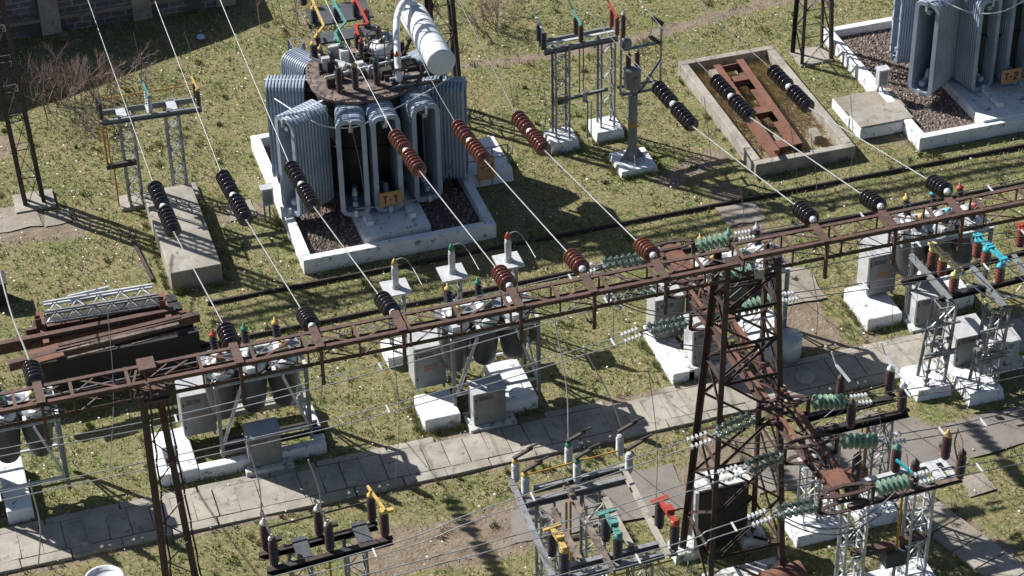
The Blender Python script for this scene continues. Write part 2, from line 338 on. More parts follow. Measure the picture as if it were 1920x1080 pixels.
EDG = [(-5.5, .4, 2.5, 9.9), (14.1, 24, 2.8, 10.3), (8.75, 12.15, 3.1, 9.85), (-9.3, -7.7, 2.9, 7.6), (-11.2, -6.7, -5.5, -3.3), (-4.15, -3.1, -5.5, -4.2), (-2, -.95, -5.5, -3.6), (2.7, 3.45, -5.7, -3.3), (5.35, 6.45, -5.65, -3.4), (8.65, 9.8, -5.15, -3.5), (11, 12, -5.05, -3.4), (3.3, 4.3, 6.4, 7.4), (4.85, 5.8, 6.5, 7.5), (4.85, 6.2, 4.4, 5.75), (-20, 24, -7.45, -5.7), (-20, 24, -7.45, -5.7)]
for it_ in range(2500):
    x, y = random.uniform(-19, 22), random.uniform(-17, 21)
    if it_ > 1500:
        e_ = random.choice(EDG); u_ = random.random()
        if random.random() < .5 or e_[0] == -20: x, y = e_[0]+u_*(e_[1]-e_[0]), random.choice([e_[2]-.07, e_[3]+.07])
        else: x, y = random.choice([e_[0]-.07, e_[1]+.07]), e_[2]+u_*(e_[3]-e_[2])
    elif inhard(x, y) or cloud(x*.6+3, y*.6) < .15: continue
    rr_ = random.uniform(.06, .22) if it_ <= 1500 else random.uniform(.03, .12); mi = random.choice([0, 0, 1, 2])
    for k in range(26 if it_ <= 1500 else 9):
        a_ = random.uniform(0, 6.28); q_ = rr_*math.sqrt(random.random()); o = len(gv); x1, y1 = x+q_*math.cos(a_), y+q_*math.sin(a_); b_ = random.uniform(0, 6.28)
        gv += [(x1-.012, y1, -.03), (x1+.012, y1+.008, -.03), (x1+.07*math.cos(b_), y1+.07*math.sin(b_), random.uniform(.06, .17))]; gf.append((o, o+1, o+2)); gmi.append(mi)
me = bpy.data.meshes.new('grass'); me.from_pydata(gv, [], gf); [me.materials.append(m) for m in gmats]; me.polygons.foreach_set('material_index', gmi)
o = bpy.data.objects.new('grass', me); COL.objects.link(o); tag(o, 'short patchy green and yellow grass covering the yard', 'grass', kind='stuff')
gv, gf = [], []
N = 12500; px_ = rng.uniform(-19, 23, N); py_ = rng.uniform(-17, 22, N)
for x, y in zip(px_, py_):
    dens = .95 if x < -5.5 else (.65 if x < 3 else .4)
    dens *= .35+.65*(math.sin(x*1.1+2)*math.sin(y*1.3+x*.5) > -.3)
    if y < -7: dens *= .4
    if inhard(x, y) or random.random() > dens: continue
    s_ = random.choice([.010, .013, .016, .022, .034]); a_ = random.uniform(0, 6.28); o = len(gv); z_ = random.uniform(.01, .05)
    for k in range(4): gv.append((x+s_*math.cos(a_+k*1.57)*random.uniform(.7, 1.3), y+s_*math.sin(a_+k*1.57)*random.uniform(.7, 1.3), z_+random.uniform(0, .03)))
    gf.append((o, o+1, o+2, o+3))
me = bpy.data.meshes.new('litter'); me.from_pydata(gv, [], gf); me.materials.append(FL); o = bpy.data.objects.new('litter', me); COL.objects.link(o)
tag(o, 'small white flakes scattered all over the grass', 'litter', kind='stuff')
def rail(name, y, label):
    mb = MB(); x = -8.4 if y > 1 else -9.6
    mb.box((x, y-.03, -.05), (34, y+.03, .085)); mb.box((x+.002, y-.06, -.06), (33.9, y+.06, .012))
    one(name, mb, DKST, label, 'rail', (x, y, 0))
rail('rail', 2.05, 'dark steel rail just in front of the white transformer kerb'); rail('rail', .15, 'dark steel rail running nearer the row of circuit breakers')
# ======================= TRANSFORMERS =======================
def ring_mesh():
    if 'rad' in CACHE: return CACHE['rad']
    mb = MB(); w_, h_, r_ = .88, 3.3, .27; th = .145
    def loop(w2, h2, r2):
        pts = []
        for cx, cz, a0 in ((w2/2-r2, h2/2-r2, 0), (-w2/2+r2, h2/2-r2, 90), (-w2/2+r2, -h2/2+r2, 180), (w2/2-r2, -h2/2+r2, 270)):
            for k in range(5): a = math.radians(a0+k*22.5); pts.append((cx+r2*math.cos(a), cz+r2*math.sin(a)))
        return pts
    lo, li = loop(w_, h_, r_), loop(w_-2*th, h_-2*th, r_-th); n_ = len(lo)
    for k in range(12):
        y0 = k*.086; y1 = y0+.054
        y2 = (k+1)*.086+.002
        if k == 11: y2 = y1
        vs = [(x, y0+.012, z) for x, z in lo]+[(x, y0, z) for x, z in [(a*.985, b_*.996) for a, b_ in lo]]+[(x, y0, z) for x, z in li]+[(x, y2, z) for x, z in li]+[(x*.87, y2, z*.966) for x, z in lo]+[(x*.87, y1+.002, z*.966) for x, z in lo]+[(x, y1-.01, z) for x, z in lo]
        f_ = [(j*n_+i, j*n_+(i+1) % n_, ((j+1) % 7)*n_+(i+1) % n_, ((j+1) % 7)*n_+i) for j in range(7) for i in range(n_)]
        mb.add(vs, f_, 0, False)
    mb.box((-.07, .05, -1.35), (.07, .98, -1.2)); mb.box((-.07, .05, 1.2), (.07, .98, 1.35))
    bp = MB(); bp.box((-.40, .99, -1.55), (.40, 1.03, 1.55)); CACHE['back'] = bp.mesh('back_plate', BLK)  # plate blacked out to give the shade inside the radiator loops
    CACHE['rad'] = mb.mesh('radiator', RADP)
    m2 = MB(); m2.bar((0, -.05, 1.61), (0, 1.12, 1.61), .07, .05); m2.box((-.035, -.06, 1.38), (.035, -.02, 1.63)); m2.bar((0, -.05, -1.61), (0, 1.12, -1.61), .07, .05); m2.box((-.05, -.07, -1.63), (.05, -.02, -1.42))
    CACHE['strap'] = m2.mesh('strap', SILV)
    m3 = MB(); m3.lathe([(.09, 0), (.09, .16), (.06, .17), (.06, .26), (.01, .27)], (0, .35, -1.18)); m3.tube((0, .2, -1.2), (0, 1, -1.2), .05)
    CACHE['valve'] = m3.mesh('valve', PORW)
    return CACHE['rad']
def digit(mb, ch, x, z, h, y):   # strokes of the plate lettering
    w_ = h*.55; t = h*.15
    def st(a, b_): mb.bar((x+a[0]*w_, y, z+a[1]*h), (x+b_[0]*w_, y, z+b_[1]*h), .012, t, up=(0, 0, 1)) if abs(a[1]-b_[1]) < .01 else mb.bar((x+a[0]*w_, y, z+a[1]*h), (x+b_[0]*w_, y, z+b_[1]*h), t, .012, up=(0, 1, 0))
    if ch == 'T': st((-.5, 1), (.5, 1)); st((0, 0), (0, 1))
    if ch == '-': st((-.3, .45), (.3, .45))
    if ch == '1': st((.1, 0), (.1, 1.07)); st((-.3, .72), (.1, 1.0))
    if ch == '2':
        for a, b_ in [((-.45, .78), (-.3, 1.0)), ((-.3, 1.0), (.3, 1.0)), ((.3, 1.0), (.45, .75)), ((.45, .75), (-.45, 0)), ((-.5, 0), (.5, 0))]: st(a, b_)
def transformer(ox, num, rads, label, full=True):
    t = thing('transformer', label, 'transformer', (ox-2.5, 6.4, .5))
    cx, cy = ox-2.5, 6.55
    def oval(a, b_, n_=36, p=2.6): return [(cx+a*math.copysign(abs(math.cos(u))**(2/p), math.cos(u)), cy+b_*math.copysign(abs(math.sin(u))**(2/p), math.sin(u))) for u in [2*math.pi*i/n_ for i in range(n_)]]
    def ext(mb, pts, z0, z1, mi=0):
        n_ = len(pts); mb.add([(x, y, z0) for x, y in pts]+[(x, y, z1) for x, y in pts], [list(range(n_))[::-1], list(range(n_, 2*n_))]+[(i, (i+1) % n_, n_+(i+1) % n_, n_+i) for i in range(n_)], mi)
    mb = MB(); ext(mb, oval(1.45, 1.45), .72, 3.86); ext(mb, oval(1.55, 1.55), .68, .78); ext(mb, oval(1.52, 1.52), 2.2, 2.28); tk = mb.build('tank', TNK, t)
    mb = MB(); ext(mb, oval(1.62, 1.6), 3.86, 3.95); ext(mb, oval(1.2, 1.15), 3.95, 3.99); lid = mb.build('lid', LID, t)
    mb = MB()
    for a in np.linspace(0, 2*math.pi, 44, endpoint=False):
        q = oval(1.55, 1.53, 44)[int(round(a/(2*math.pi)*44)) % 44]; mb.lathe([(.018, 0), (.018, .03), (.001, .031)], (q[0], q[1], 3.95), n=6)
    mb.build('bolts', DKRUST, lid)
    me = ring_mesh()
    for fx, fy, ang, zc, *sc in rads:   # face centre and outward angle
        a = math.radians(ang); r = bpy.data.objects.new('radiator', me); COL.objects.link(r); r.parent = t
        p = V((ox+fx, fy, zc)); r.location = p-ORG[t]; r.rotation_euler = (0, 0, a+math.pi/2); ORG[r] = p
        if sc: r.scale = (1, sc[0], 1)
        for nm in ('strap', 'valve', 'back'): c_ = bpy.data.objects.new('back_plate' if nm == 'back' else nm, CACHE[nm]); COL.objects.link(c_); c_.parent = r
    mb = MB(); ws = []   # header pipes between tank and radiators
    for fx, fy, ang, zc, *sc in rads:
        a = math.radians(ang); c_, s_ = math.cos(a), math.sin(a)
        for z in (-1.27, 1.27): mb.tube((ox+fx-c_*.95, fy-s_*.95, zc+z), (cx+(ox+fx-cx)*.25, cy+(fy-cy)*.25, zc+z), .07)
    mb.build('oil_pipe', GREY, t)
    # sampling pipe garland that runs round the radiator tops
    pts = [(ox-5.15, 6.6, 3.55), (ox-4.7, 5.2, 3.72), (ox-4.1, 4.5, 3.6), (ox-3.3, 4.2, 3.62), (ox-2.5, 4.28, 3.8), (ox-1.5, 4.5, 4.0), (ox-.6, 4.9, 4.1), (ox-.1, 5.2, 4.2), (ox-.3, 5.9, 4.3)]
    mb = MB(); mb.path(spline(pts, 6), .022); mb.build('cable', SILV, t)
    mb = MB(); mb.path([(ox-3.5, 4.1, .9), (ox-2.4, 3.95, .86), (ox-1.1, 4.1, .86), (ox-.2, 5.1, 1.2)], .022); mb.build('tie_rod', GALV, t)
    # bushings on the lid
    for (px, py), cm in zip([(637, 172), (667, 167), (707, 158), (746, 148)], [None, YEL, GRN, RED]):
        p = W(px, py, 3.98); ins(t, (p.x+ox, p.y, 3.97), .78, .105, 9, PORB, cm)
    # low bushings behind
    for k in range(4):
        for j in range(2):
            cm = [YEL, TEAL, RED, None][k]; ins(t, (ox-3.55+.62*k+.1*j, 7.25+.75*j, 3.97), .6, .10, 6, PORB, cm)
    mb = MB()   # lid clutter: tap changer heads, manholes, cages
    mb.lathe([(.34, 0), (.34, .42), (.30, .46), (.30, .5), (.01, .5)], (ox-1.75, 7.1, 3.97), n=18); mb.build('tap_changer_head', SILV, t)
    mb = MB()
    for a in range(8):
        q = (ox-1.75+.45*math.cos(a*math.pi/4), 7.1+.45*math.sin(a*math.pi/4)); mb.bar((*q, 3.97), (*q, 4.75), .025)
    for z in (4.35, 4.74): mb.path([(ox-1.75+.45*math.cos(a*math.pi/8), 7.1+.45*math.sin(a*math.pi/8), z) for a in range(17)], .015)
    mb.build('guard_cage', DKST, t)
    mb = MB()
    for _ in range(22):
        x, y = ox-3.7+random.random()*2.7, 5.75+random.random()*1.9; s_ = random.uniform(.05, .16); mb.box((x-s_, y-s_*.7, 3.97), (x+s_, y+s_*.7, 4.0+random.uniform(.05, .34)))
    for _ in range(8):
        x, y = ox-3.7+random.random()*2.3, 5.4+random.random()*1.6; mb.path(spline([(x, y, 4.0), (x+.3, y+.1, 4.2), (x+.65, y+.15*random.random(), 4.15), (x+.9, y, 4.0)], 5), .018)
    mb.build('lid_fittings', DKST, t)
    mb = MB()
    for _ in range(9): x, y = ox-3.6+random.random()*2.6, 6.0+random.random()*1.5; mb.tube((x, y, 4.15), (x+random.uniform(-.5, .5), y+random.uniform(-.3, .3), 4.2+random.random()*.3), .035)
    mb.tube((ox-3.7, 6.2, 4.2), (ox-1.0, 6.5, 4.25), .045); mb.tube((ox-3.2, 6.9, 4.3), (ox-2.1, 6.0, 4.12), .05); mb.build('oil_pipe', SILV, t)
    mb = MB(); mb.chan((ox-1.9, 5.65, 4.1), (ox-.55, 5.65, 4.1), .1, .14); mb.chan((ox-1.9, 5.35, 4.0), (ox-.5, 5.3, 4.0), .08, .1); mb.build_split('lid_beam', GREY, t)
    mb = MB(); mb.box((ox-3.0, 7.0, 3.97), (ox-2.75, 7.3, 4.5)); mb.box((ox-3.15, 6.5, 3.97), (ox-2.95, 6.8, 4.3)); mb.build('relay_box', SILV, t)
    rd = random.Random(5)
    for k in range(14):
        x, y = ox-3.55+rd.random()*2.1, 6.15+rd.random()*1.6; hh_ = rd.uniform(.15, .5); mb = MB()
        if k % 2: mb.lathe([(.07, 0), (.09, .03), (.09, hh_), (.05, hh_+.05), (.05, hh_+.12), (.01, hh_+.13)], (x, y, 3.99), n=12)
        else: mb.box((x-.12, y-.08, 3.99), (x+.12, y+.08, 3.99+hh_))
        mb.build('valve_head' if k % 2 else 'terminal_box', [SILV, GALV, PORW, DKGREY][k % 4], t)
    # conservator with explosion vent
    pn = W(828, 118, 5.0); pn.x += ox; pf = pn+V((0, 3.0, 0)); a = MB()
    a.lathe([(.02, -.03), (.30, -.025), (.40, 0), (.415, .03), (.415, 3.0), (.37, 3.06), (.02, 3.1)], pn, (0, 1, 0), 32)
    cn = a.build('conservator', RADP if not full else mat('conservator_paint', (.66, .69, .73), (.58, .61, .66), .45, scale=1.5), t)
    a = MB()
    for yy in (.02, .55, 2.2): a.lathe([(.42, 0), (.428, .01), (.428, .04), (.42, .05)], pn+V((0, yy, 0)), (0, 1, 0), 32)
    a.build('band', SILV, cn)
    a = MB()
    for yy in (.7, 2.3):
        for sx in (-.28, .28): a.bar(pn+V((sx, yy, -.3)), V((pn.x+sx*1.3-.25, min(pn.y+yy, 7.9), 3.95)), .09, .09)
        a.bar(pn+V((-.42, yy, -.4)), pn+V((.42, yy, -.4)), .1, .08)
    a.build('conservator_leg', DKST, t)
    a = MB(); q = pn+V((-.5, 2.55, .1)); pts = spline([(pn.x-1.05, pn.y+.9, 3.98), (pn.x-1.0, pn.y+1.2, 4.7), (pn.x-.72, pn.y+2.2, 5.35), (pn.x-.35, pn.y+2.75, 5.6), (pn.x+.05, pn.y+2.9, 5.4)], 6); a.path(pts, .10, 12)
    a.build('explosion_vent', cn.data.materials[0], t)
    a = MB(); a.lathe([(.2, 0), (.24, .03), (.24, .2), (.2, .24), (.01, .25)], pn+V((0, 3.1, 0)), (0, 1, 0), 20); a.lathe([(.05, 0), (.05, .5), (.12, .5), (.12, .7), (.01, .7)], pn+V((-.3, 2.9, .2)), n=10); a.build('breather', SILV, cn)
    # number plate hung on the middle radiator
    sx = ox-2.45+(0 if num == '1' else -.02); sy, sz = (3.98 if num == '1' else 4.4), .83
    a = MB(); a.box((sx-.34, sy, sz), (sx+.34, sy+.03, sz+.5)); pl = a.build('number_plate', ORB, t); a = MB()
    digit(a, 'T', sx-.17, sz+.13, .24, sy-.009); digit(a, '-', sx-.01, sz+.13, .24, sy-.009); digit(a, num, sx+.15, sz+.13, .24, sy-.009); a.build('lettering', BLK, pl)
    return t
R1 = [(-5.22, 7.3, 160, 2.2, 1.15), (-5.25, 4.95, 206, 2.2, 1.3), (-3.47, 4.2, 257, 2.2, 1.2), (-2.45, 4.12, 269, 2.2, 1.25), (-1.2, 4.3, 275, 2.2, 1.25), (.28, 5.3, 337, 2.2, 1.25), (.1, 7.5, 20, 2.2), (-4.15, 8.75, 120, 2.2), (-1.2, 8.9, 62, 2.2)]
R2 = [(-5.25, 7.15, 170, 2.35), (-5.3, 5.1, 214, 2.2, 1.35), (-3.3, 4.7, 282, 2.2, 1.2), (-2.15, 4.75, 282, 2.2, 1.2), (-1.27, 4.35, 279, 2.2), (.22, 5.35, 335, 2.2), (.1, 7.5, 20, 2.2), (-1.2, 8.9, 62, 2.2)]
transformer(0, '1', R1, 'grey power transformer with ring of radiators and T-1 plate, white conservator on top')
transformer(20.45, '2', R2, 'grey power transformer at the right edge carrying the orange T-2 plate', full=False)
def kerb(x0, x1, y0, y1, z, wd, m, label, cat='kerb', name='pit_kerb'):
    t = thing(name, label, cat, (x0, y0, 0)); a = MB()
    a.box((x0, y0, -.05), (x1, y0+wd, z)); a.box((x0, y1-wd, -.05), (x1, y1, z)); a.box((x0, y0+wd, -.05), (x0+wd, y1-wd, z)); a.box((x1-wd, y0+wd, -.05), (x1, y1-wd, z))
    o = a.build('kerb_wall', m, t); bv = o.modifiers.new('bevel', 'BEVEL'); bv.width = .015
    return t
kerb(-5.45, .35, 2.6, 9.8, .46, .27, WHITE, 'low whitewashed kerb around the gravel pit of transformer T-1')
kerb(14.15, 27, 2.9, 10.25, .42, .27, WHITE, 'low whitewashed kerb around the gravel pit of transformer T-2')
def gravel(x0, x1, y0, y1, z, nst):
    a = MB(); a.add([(x0, y0, z), (x1, y0, z), (x1, y1, z), (x0, y1, z)], [(0, 1, 2, 3)]); a.m[-1] = 3
    for _ in range(nst):
        x, y, r = random.uniform(x0+.05, x1-.05), random.uniform(y0+.05, y1-.05), random.uniform(.025, .06); c_ = [(x+r*math.cos(k*1.57+r*90), y+r*math.sin(k*1.57+r*90), z) for k in range(4)]
        a.add(c_+[(x+r*.2, y, z+r*1.1)], [(0, 1, 4), (1, 2, 4), (2, 3, 4), (3, 0, 4)], random.choice([0, 0, 1, 2]))
    o = a.build('gravel', STONE+[GRAV]); tag(o, 'reddish brown gravel filling the white kerbed pit of the transformer', 'gravel', kind='stuff')
gravel(-5.18, .08, 2.87, 9.53, .14, 9000); gravel(14.42, 22, 3.17, 9.98, .14, 9000)
def plinth(ox, lab, x_=3.5):
    a = MB(); a.box((ox-x_, 3.1, .0), (ox-1.5, 9.2, .5)); a.box((ox-3.3, 3.6, .52), (ox-3.1, 9.1, .68)); a.box((ox-2.0, 3.6, .52), (ox-1.8, 9.1, .68)); 
    t = one('plinth', a, WHITE, lab, 'plinth', (ox-2.6, 3.4, 0))
plinth(0, 'white concrete plinth under transformer T-1 inside its pit'); plinth(20.45, 'white concrete plinth under transformer T-2 inside its pit', 4.05)
# white block with the orange board right of T-1
a = MB(); q0 = W(893, 352, 0); a.box((q0.x-.25, q0.y, 0), (q0.x+1.2, q0.y+2.0, .46), top=.04)
one('concrete_block', a, WHITE, 'white concrete block outside the right corner of the T-1 pit', 'block', (q0.x, q0.y, 0))
tb = thing('notice_board', 'orange board with a dark arrow mark standing at the white block right of transformer T-1', 'board', (q0.x+.2, q0.y-.12, 0))
a = MB(); a.box((q0.x+.02, q0.y-.14, .32), (q0.x+.56, q0.y-.10, 1.1)); a.build('board', ORB, tb)
a = MB(); y_ = q0.y-.15; a.bar((q0.x+.2, y_, .8), (q0.x+.4, y_, .8), .012, .03); a.bar((q0.x+.38, y_, .62), (q0.x+.5, y_, .86), .03, .012, up=(0, 1, 0)); a.bar((q0.x+.15, y_, .72), (q0.x+.24, y_, .9), .03, .012, up=(0, 1, 0)); a.build('arrow_mark', BLK, tb)
a = MB(); [a.bar((q0.x+x, q0.y-.08, 0), (q0.x+x, q0.y-.08, 1.25), .03) for x in (.08, .5)]; a.build('post', GALV, tb)
a = MB()
for x in (.6, 1.1): a.bar((q0.x+x, q0.y+.25, .46), (q0.x+x, q0.y+.25, 1.2), .035)
for z in (.8, 1.18): a.bar((q0.x-.1, q0.y+.25, z), (q0.x+1.12, q0.y+.25, z), .03)
one('handrail', a, GALV, 'short grey handrail on the white block right of T-1', 'handrail', (q0.x+.6, q0.y+.25, .42))
# small control posts by the pits
def ctrl(px, py, h, lab, m=PORW):
    p = W(px, py, 0); t = thing('control_post', lab, 'post', p); a = MB(); [a.chan((p.x+sx, p.y, 0), (p.x+sx, p.y, h*.55), .05, .05, .01) for sx in (-.09, .06)]; a.build('post', GALV, t)
    a = MB(); a.box((p.x-.17, p.y-.12, h*.5), (p.x+.17, p.y+.12, h)); a.box((p.x-.2, p.y-.15, h), (p.x+.2, p.y+.15, h+.03)); a.build('box', m, t); a = MB(); a.box((p.x-.13, p.y-.128, h*.55), (p.x+.13, p.y-.121, h-.05)); a.build('door', GREY, t)
ctrl(505, 412, 1.15, 'small pale control box on a post left of the T-1 kerb')
ctrl(1650, 190, 1.2, 'small white control box on a post at the corner of the T-2 pit')
# cable slabs by T-2
ts = thing('cable_chamber', 'broken grey concrete slabs with whitewashed sides left of the T-2 pit', 'slab', W(1620, 255, 0))
a = MB(); p0 = W(1562, 205, 0); a.box((p0.x, p0.y-1.15, 0), (p0.x+2.0, p0.y+.1, .33)); a.build('slab_base', WHITE, ts); a = MB(); p1 = W(1612, 262, 0); a.box((p1.x, p1.y, 0), (p1.x+1.85, p1.y+1.15, .38)); a.build('slab_base', WHITE, ts)
a = MB(); a.box((p0.x+.03, p0.y-1.1, .33), (p0.x+1.97, p0.y+.07, .38)); a.build('slab_top', CONCD, ts); a = MB(); a.box((p1.x+.03, p1.y+.03, .38), (p1.x+1.82, p1.y+1.12, .44)); a.build('slab_top', CONC, ts)
# big slab under the left disconnector
a = MB(); a.box((-9.22, 3.05, -.05), (-7.75, 7.55, .58)); a.box((-9.9, 7.55, -.05), (-7.5, 8.3, .1))
o = one('concrete_slab', a, CONC, 'long pale concrete slab in front of the left disconnector', 'slab', (-8.5, 3.1, 0)); bv = o.modifiers.new('b', 'BEVEL'); bv.width = .02
# concrete pit with rusty frame
t = kerb(8.8, 12.1, 3.15, 9.8, .42, .26, CONC, 'weathered concrete pit kerb around the rusty steel frame', 'kerb', 'old_pit')
a = MB(); a.box((9.0, 3.3, -.02), (11.9, 9.6, .04)); o = a.build('pit_bed', mat('pit_soil', (.36, .30, .21), (.23, .19, .13), 1., scale=2, bump=.6, spec=.05), t)
a = MB()
for _ in range(11000):
    x, y = random.uniform(9.08, 11.8), 9.5-abs(random.gauss(0, 3.2)); 
    if y < 3.45: continue
    an = random.uniform(0, 6.28); h_ = random.uniform(.05, .26); ln = random.uniform(.05, .25); z = .04
    a.add([(x-.01, y, z), (x+.01, y+.01, z), (x+ln*math.cos(an), y+ln*math.sin(an), z+h_)], [(0, 1, 2)])
tag(a.build('dry_weeds', DRY), 'dry straw coloured weeds inside the old concrete pit', 'weeds', kind='stuff')
t = thing('ladder_frame', 'orange rusty steel frame lying in the old concrete pit', 'steel frame', (10.4, 6, 0))
for (pa, pb) in [((1350, 122), (1462, 283)), ((1393, 112), (1505, 270))]:
    a = MB(); A_, B_ = W(*pa, .62), W(*pb, .62); a.chan(A_-V((0, 0, .14)), B_-V((0, 0, .14)), .24, .36, .02, 1); a.build('beam', RUSTO, t)
for (pa, pb) in [((1372, 152), (1417, 142)), ((1415, 212), (1457, 200)), ((1455, 276), (1500, 262)), ((1350, 124), (1395, 114))]:
    a = MB(); A_, B_ = W(*pa, .6), W(*pb, .6); d_ = B_-A_; a.chan(A_-V((0, 0, .17)), B_-V((0, 0, .17)), -.05, .26, .02, 1); a.box((A_.x+.1, A_.y-.03, .56), (B_.x, B_.y+.22, .58)) if pa[1] not in (124,) else None; a.build('cross_plate', RUSTO, t)
a = MB(); [a.box((x, y, 0), (x+.25, y+.5, .33)) for x, y in ((9.6, 8.6), (10.5, 8.6), (9.9, 4.2), (11.2, 4.2))]; a.build_split('support_block', CONCD, t)
# ======================= GANTRY, PORTALS, TOWER =======================
GY0, GY1, GZ0, GZ1 = -12.72, -13.36, 9.02, 9.46   # back/front chord, bottom/top
def truss(x0, x1, y0, y1, z0, z1, step, name, label, m, md, loc, cut=None):
    t = thing(name, label, 'steel beam', loc)
    for y, z, up, fx, fy in [(y0, z1, 1, -1, -1), (y1, z1, 1, 1, -1), (y0, z0, 1, -1, 1), (y1, z0, 1, 1, 1)]:
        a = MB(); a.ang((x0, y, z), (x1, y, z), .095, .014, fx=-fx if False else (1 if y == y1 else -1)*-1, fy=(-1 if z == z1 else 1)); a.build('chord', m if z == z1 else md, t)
    a = MB(); b_ = MB(); k = 0; x = x0
    while x < x1-.1:
        xn = min(x+step, x1)
        a.bar((x, y0+.02, z1-.02), (x, y1-.02, z1-.02), .07, .03); a.bar((x, y1, z0), (x, y1, z1), .04, .04); a.bar((x, y0, z0), (x, y0, z1), .04, .04)
        if k % 2: a.bar((x+.05, y0, z1-.035), (xn-.05, y1, z1-.035), .05, .012)
        else: a.bar((x+.05, y1, z1-.035), (xn-.05, y0, z1-.035), .05, .012)
        h = (x+xn)/2
        for yy in (y0, y1): b_.bar((x, yy, z0), (h, yy, z1-.05), .035, .012); b_.bar((h, yy, z1-.05), (xn, yy, z0), .035, .012)
        b_.bar((x, y0, z0), (xn, y1, z0), .035, .012)
        x = xn; k += 1
    a.build('batten', m, t); b_.build('lacing', md, t); return t
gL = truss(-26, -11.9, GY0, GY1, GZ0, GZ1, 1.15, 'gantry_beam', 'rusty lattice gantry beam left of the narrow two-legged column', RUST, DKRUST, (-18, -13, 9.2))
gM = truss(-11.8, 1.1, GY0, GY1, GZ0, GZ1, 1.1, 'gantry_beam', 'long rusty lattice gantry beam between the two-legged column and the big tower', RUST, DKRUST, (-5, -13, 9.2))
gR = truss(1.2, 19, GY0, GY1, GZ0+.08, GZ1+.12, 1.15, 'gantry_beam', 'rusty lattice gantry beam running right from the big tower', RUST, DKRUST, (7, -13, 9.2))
# string attachments (X of each phase)
GX_ = [-13.99, -9.93, -8.23, -6.46, -3.89, -2.24, -.61, 3.14, 4.78, 6.40]
for x in GX_:
    par = gL if x < -12 else (gM if x < 1 else gR); dz = .1 if par is gR else 0
    a = MB(); a.box((x-.09, GY1-.03, GZ1+.003+dz), (x+.09, GY0+.05, GZ1+.05+dz)); a.bar((x, GY0+.12, GZ1+.02+dz), (x, GY0-.02, GZ1-.1+dz), .12, .05); a.bar((x, GY1-.04, GZ0-.35+dz), (x, GY1-.04, GZ1+dz), .07, .07); a.lathe([(.02, 0), (.05, .02), (.05, .1), (.02, .14)], (x, GY1-.04, GZ0-.5+dz), n=8); a.build('bracket', RUST, par)
# two legged column
t = thing('gantry_column', 'dark two-legged lattice column carrying the left end of the gantry', 'column', (-11.5, -13.1, 0))
for sx in (-1, 1):
    a = MB(); xb, xt = -11.55+sx*.42, -11.72+sx*.17
    for dy in (-.16, .16):
        a.ang((xb, -13.1+dy, 0), (xt, -13.05+dy, 8.98), .13, .02, up=(0, 1, 0), fx=1, fy=1 if dy < 0 else -1)
    for k in range(18):
        z0_, z1_ = k*.5, (k+1)*.5-.02; f0, f1 = z0_/9, z1_/9; x0_, x1_ = xb+(xt-xb)*f0, xb+(xt-xb)*f1; s_ = -.16 if k % 2 else .16
        a.bar((x0_+.06, -13.1+s_, z0_), (x1_+.06, -13.1-s_, z1_), .04, .015)
    a.build('leg', DKRUST, t)
a = MB()
for k in range(16):
    z0_, z1_ = k*.56, (k+1)*.56; f0, f1 = z0_/9, z1_/9; s_ = 1 if k % 2 else -1
    a.bar((-11.55-.17*f0+s_*(.42-.25*f0), -13.27, z0_), (-11.55-.17*f1-s_*(.42-.25*f1), -13.27, z1_), .035, .012)
a.build('bracing', DKRUST, t); a = MB(); a.box((-12.1, -13.6, -.1), (-11.0, -12.6, .15)); a.build('footing', CONC, t)
a = MB(); a.box((-11.98, -13.42, 8.93), (-11.46, -12.66, 9.0)); a.box((-11.95, -13.1, 9.47), (-11.6, -12.7, 9.6)); a.build_split('head_plate', RUST, t)
# big tower
TX, TY = 1.5, -12.9
t = thing('lattice_tower', 'tall dark rusty lattice tower holding the gantry and the crossarm', 'tower', (TX, TY, 0))
def tc(z, sx, sy):
    f_ = z/9.4; hx = .88-.36*f_; hy = .95-.62*f_; return V((TX-.06*f_+sx*hx, TY-.1*f_+sy*hy, z))
for sx in (-1, 1):
    for sy in (-1, 1):
        a = MB(); a.ang(tc(0, sx, sy), tc(9.4, sx, sy), .135, .02, up=(0, 1, 0), fx=-sx, fy=-sy); a.build('leg', DKRUST, t)
a = MB(); lv = [0, 1.35, 2.7, 4.0, 5.2, 6.3, 7.3, 8.2, 9.0]
for i in range(len(lv)-1):
    for p, q in (((-1, -1), (1, -1)), ((1, -1), (1, 1)), ((1, 1), (-1, 1)), ((-1, 1), (-1, -1))):
        k = i % 2; A_, B_ = (p, q) if k else (q, p)
        a.ang(tc(lv[i], *A_), tc(lv[i+1], *B_), .058, .012); 
        if i % 2 == 0 or i > 3: a.ang(tc(lv[i+1], *p), tc(lv[i+1], *q), .058, .012)
        if i == 2: a.ang(tc(lv[i], *B_), tc(lv[i+1], *A_), .05, .012)
a.build('bracing', DKRUST, t)
a = MB(); a.box((TX-.62, TY-.5, 9.4), (TX-.3, TY-.1, 9.43)); a.box((TX+.2, TY-.5, 9.4), (TX+.5, TY-.1, 9.43)); a.build_split('head_plate', DKRUST, t); a = MB(); a.box((TX-.05, GY1-.06, 9.0), (TX+.17, GY1-.02, 9.22)); a.build('tag_plate', CONC, t)
for sx in (-1, 1):
    for sy in (-1, 1): a = MB(); p = tc(0, sx, sy); a.box((p.x-.35, p.y-.35, -.1), (p.x+.35, p.y+.35, .22), top=.06); a.build('footing', WHITED, t)
